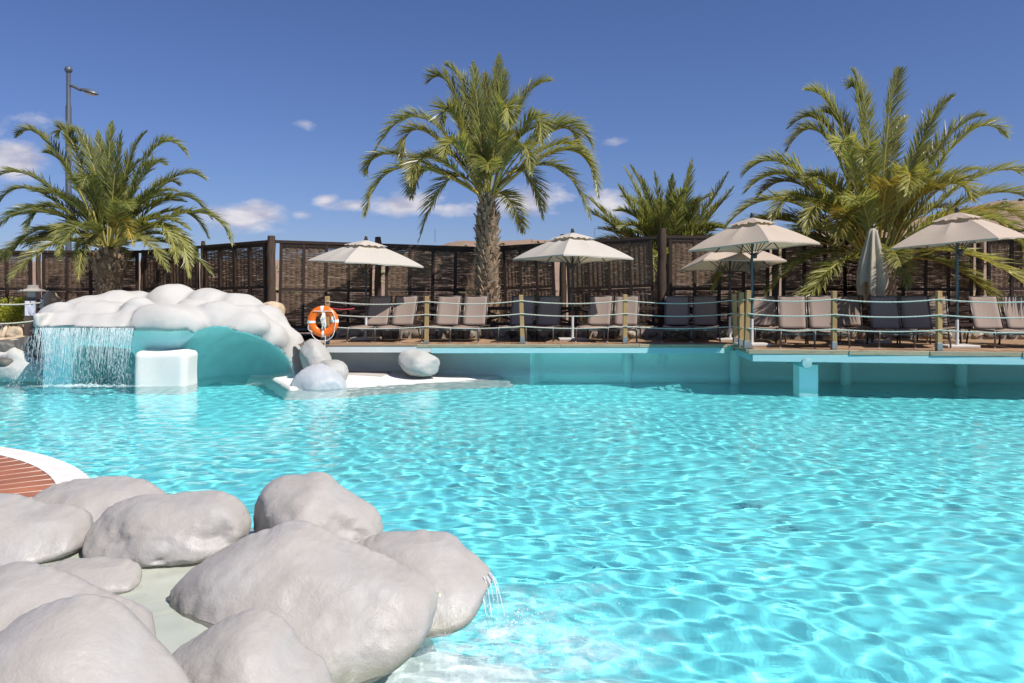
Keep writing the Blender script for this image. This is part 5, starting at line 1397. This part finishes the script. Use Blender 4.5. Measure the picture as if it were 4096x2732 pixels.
for k in range(260):
    a = r.random()*6.283; d = abs(r.gauss(0, .28)); x = .03 + d*math.cos(a)*1.1; y = 4.32 + d*math.sin(a); z = .02 + abs(r.gauss(0, .06)) * math.exp(-d*2); s_ = r.uniform(.002, .006)
    mb.add([(x, y, z+s_), (x-s_, y, z), (x, y-s_, z), (x+s_, y, z), (x, y+s_, z), (x, y, z-s_)], [(0,1,2),(0,2,3),(0,3,4),(0,4,1),(5,2,1),(5,3,2),(5,4,3),(5,1,4)])
tag(mb.build('spray', M['drop'], None, True), 'fine spray drops above the froth at the rock spout', 'spray', kind='stuff')

# ------------------------------------------------------------------ curved terrace edge with terracotta boards
TC = np.array([-7.93, 4.44]); TZ = .12
def ring(name, r0, r1, z0, z1, mat, a0, a1, n=60, parent=None):
    mb = MB(); vs, fs = [], []
    for k in range(n+1):
        a = a0 + (a1-a0)*k/n; c, s_ = math.cos(a), math.sin(a)
        for (rr, zz) in ((r0, z1 - .08), (r0, z1), (r1 - .03, z1), (r1, z1 - .03), (r1, z0)): vs.append((TC[0] + rr*c, TC[1] + rr*s_, zz))
    for k in range(n):
        for q in range(4): i = k*5+q; fs.append((i, i+1, i+6, i+5))
    mb.add(vs, fs); return mb.build(name, mat, parent)
A0, A1 = math.radians(-30), math.radians(150)
terr = empty('terrace', (TC[0], TC[1], 0), kind='structure')
def tp(o): o.parent = terr; o.matrix_parent_inverse = Matrix.Translation(-Vector(terr.location)); return receiver(auto_smooth(o, 35))
tp(ring('coping', 4.74, 5.0, -1.85, TZ, M['coping'], A0, A1)); tp(ring('cream_band', 4.69, 4.795, 0, TZ + .006, M['cream'], A0, A1)); tp(ring('grout_base', .2, 4.76, 0, TZ - .004, M['grout'], A0, A1))
da = .235 / 4.7; k = 0; a = math.radians(5)
mb = MB(); vs, fs = [], []
prof = [(2.4, .003), (3.4, .003), (4.2, .004), (4.47, .003), (4.61, .001), (4.688, -.001)]
for i, (rr, dz) in enumerate(prof):
    for s_ in (-1, 1): t_ = s_ * (da/2 * rr - .024); vs.append((rr, t_, dz)); vs.append((rr, t_, dz - .03))
for i in range(len(prof)-1):
    b = i*4; fs += [(b, b+4, b+6, b+2), (b+1, b, b+2, b+3)] if i == 0 else [(b, b+4, b+6, b+2)]
    fs += [(b, b+1, b+5, b+4), (b+2, b+6, b+7, b+3)]
mb.add(vs, fs); bm_ = mb.mesh('board', M['terracotta'], False)
while a < math.radians(110):
    link('board', bm_, terr, loc=(0, 0, TZ), rot=(0, 0, a)); a += da

# ------------------------------------------------------------------ corner by the grotto: shrub, lantern post, ropes, rocks
boulder('pale concrete kerb with a forked white crest below the dark rocks', [(-10, 372, 17.2, 60, .6, 16), (28, 370, 17.0, 22, .4, 12), (48, 352, 17.0, 5, .2, 24), (22, 356, 16.95, 16, .14, 3.2, 0, -.75), (-5, 354, 16.95, 24, .2, 2.6)], M['white'], 71, .02, k=.12, res=44, cat='kerb', name='white_kerb')
boulder('big dark wet rock behind the falling water', [(32, 353, 17.25, 16, .35, 18, 0, .3)], M['rockdark'], 72, .03, res=34, group='dark rocks beside the grotto')
boulder('flat dark rock above the white kerb at the picture edge', [(3, 346.5, 17.1, 15, .3, 7)], M['rockdark'], 73, .02, res=34, group='dark rocks beside the grotto')
boulder('brown rock set low in the white kerb at the picture edge', [(3, 363, 16.85, 15, .28, 6.5)], M['rockdark'], 74, .02, res=34, group='dark rocks beside the grotto')
for (u, v, y, hu, hv, lb_) in ((4, 333, 17.9, 9, 8, 'at the picture edge'), (20, 334, 17.9, 9.5, 7.5, 'below the shrub'), (33, 331, 17.9, 6, 9, 'upright one below the lantern post'), (15, 343, 17.75, 30, 8, 'long low one under the hanging rope')):
    boulder('tan garden stone, ' + lb_, [(u, v, y, hu, .22, hv)], M['rocktan'], 80 + int(u), .03, res=28, group='tan garden stones')
boulder('brown stacked stone standing behind the rope post by the grotto', [(50, 298, 19.2, 5, .2, 6), (49, 306, 19.2, 4.5, .2, 6)], M['rocktan'], 90, .03, res=26, group='tan garden stones')
mb = MB(); mb.box(-14, X(46, 17.6), 17.5, 19.5, -1.3, .62); tag(mb.build('garden_bank', M['earth']), kind='structure')
# lime shrub
y = 18.3; sh = empty('shrub', (X(8, y), y, .75), label='lime green shrub beside the lantern post', cat='shrub')
r = np.random.default_rng(15); n = 5200
ce = np.array([[X(2, y), y, Z(312, y)], [X(14, y), y, Z(316, y)], [X(20, y), y + .1, Z(306, y)], [X(-14, y), y, Z(312, y)]]); rad = np.array([[.38, .4, .36], [.30, .35, .30], [.2, .25, .22], [.4, .4, .36]])
ki = r.integers(0, 4, n); d = r.normal(size=(n, 3)); d /= np.linalg.norm(d, axis=1, keepdims=True); rr = r.random(n) ** .4 * (1 + .12 * np.sin(7 * d[:, 0] + 5 * d[:, 2]))
p = ce[ki] + d * rad[ki] * rr[:, None]
t1 = r.normal(size=(n, 3)); t1 /= np.linalg.norm(t1, axis=1, keepdims=True); t2 = np.cross(t1, r.normal(size=(n, 3))); t2 /= np.linalg.norm(t2, axis=1, keepdims=True)
s1 = r.uniform(.018, .03, n)[:, None]; s2 = s1 * .45
Vs = np.stack([p - t1*s1, p + t2*s2, p + t1*s1, p - t2*s2], 1).reshape(-1, 3) - np.array(sh.location); Fs = np.arange(4*n).reshape(n, 4)
o = link('foliage', np_mesh('foliage', Vs, Fs, M['leaf'], False), sh); o['kind'] = 'stuff'
mb = MB()
for k in range(14): q = p[r.integers(0, n)]; mb.tube([(X(8, y) + r.normal()*.05, y, .75), tuple(q * .5 + np.array([X(8, y), y, .9]) * .5 + r.normal(size=3)*.03), tuple(q)], [.012, .008, .004], 5)
o = mb.build('stem', M['twig'], sh); o.matrix_parent_inverse = Matrix.Translation(-Vector(sh.location))
# lantern post with a sheet of paper
y = 17.75; x = X(33, y)
ln = empty('lantern_post', (x, y, .6), label='brown garden lantern post with a paper notice', cat='lantern')
def lq(name, mb_, mat): o = mb_.build(name, mat, ln); return bevel(o, .006)
lq('post', MB().box(-.14, .14, -.10, .10, 0, Z(299.5, y) - .6), M['brownpost'])
lq('collar', MB().box(-.155, .155, -.115, .115, Z(299.5, y) - .6, Z(297.8, y) - .6), M['brownpost'])
lq('lamp_body', MB().box(-.095, .095, -.075, .075, Z(297.8, y) - .6, Z(291.5, y) - .6), M['lantern'])
mb = MB(); a, b, c = Z(291.5, y) - .6, Z(288.5, y) - .6, Z(285, y) - .6
mb.add([(-.24, -.2, a), (.24, -.2, a), (.24, .2, a), (-.24, .2, a), (-.24, -.2, a + .02), (.24, -.2, a + .02), (.24, .2, a + .02), (-.24, .2, a + .02), (-.09, -.075, b), (.09, -.075, b), (.09, .075, b), (-.09, .075, b), (-.08, -.065, c), (.08, -.065, c), (.08, .065, c), (-.08, .065, c)],
       [(3,2,1,0),(0,1,5,4),(1,2,6,5),(2,3,7,6),(3,0,4,7),(4,5,9,8),(5,6,10,9),(6,7,11,10),(7,4,8,11),(8,9,13,12),(9,10,14,13),(10,11,15,14),(11,8,12,15),(12,13,14,15)])
mb.build('lamp_roof', M['lantern'], ln)
pz0, pz1 = Z(315.5, y) - .6, Z(301, y) - .6
n = 8; vs, fs = [], []
for j in range(n+1):
    for i in range(n+1): vs.append((-.118 + .236*i/n, -.104 - .006*math.sin(i*1.1 + j*.9) * math.sin(math.pi*i/n), pz0 + (pz1-pz0)*j/n))
for j in range(n):
    for i in range(n): q = j*(n+1)+i; fs.append((q, q+1, q+n+2, q+n+1))
mb = MB(); mb.add(vs, fs); mb.build('paper_notice', M['paper'], ln, True)
# slim rope post and three slack ropes running out of the picture
y = 17.35; x = X(42.3, y)
sp = empty('slim_post', (x, y, .55), label='slim grey rope post beside the lantern, rope wound round it', cat='post')
MB().tube([(0, 0, 0), (0, 0, Z(299, y) - .55)], .032, 10).build('pole', M['sleeve'], sp, True)
pts = [(.045*math.cos(t*14), .045*math.sin(t*14), Z(318, y) - .55 + t*(318-301)*y/F) for t in np.linspace(0, 1, 60)]
sp_r = link('rope_wrap', rope_mesh('rope_wrap', pts, .012, M['rope'], .05), sp)
for (v0, v1, nm) in ((302.5, 303.0, 'upper'), (319.5, 324.5, 'middle'), (334.5, 344.5, 'lower, hanging before the tan stones,')):
    a = Vector(W(43, v0, y - .05)); b = Vector(W(-40, v1 - 3, y - .6))
    tag(link('rope', rope_mesh('rope', rope_pts(a, b, .07), .016, M['rope'])), nm + ' slack rope from the slim post past the lime shrub', 'rope', 'ropes by the shrub')
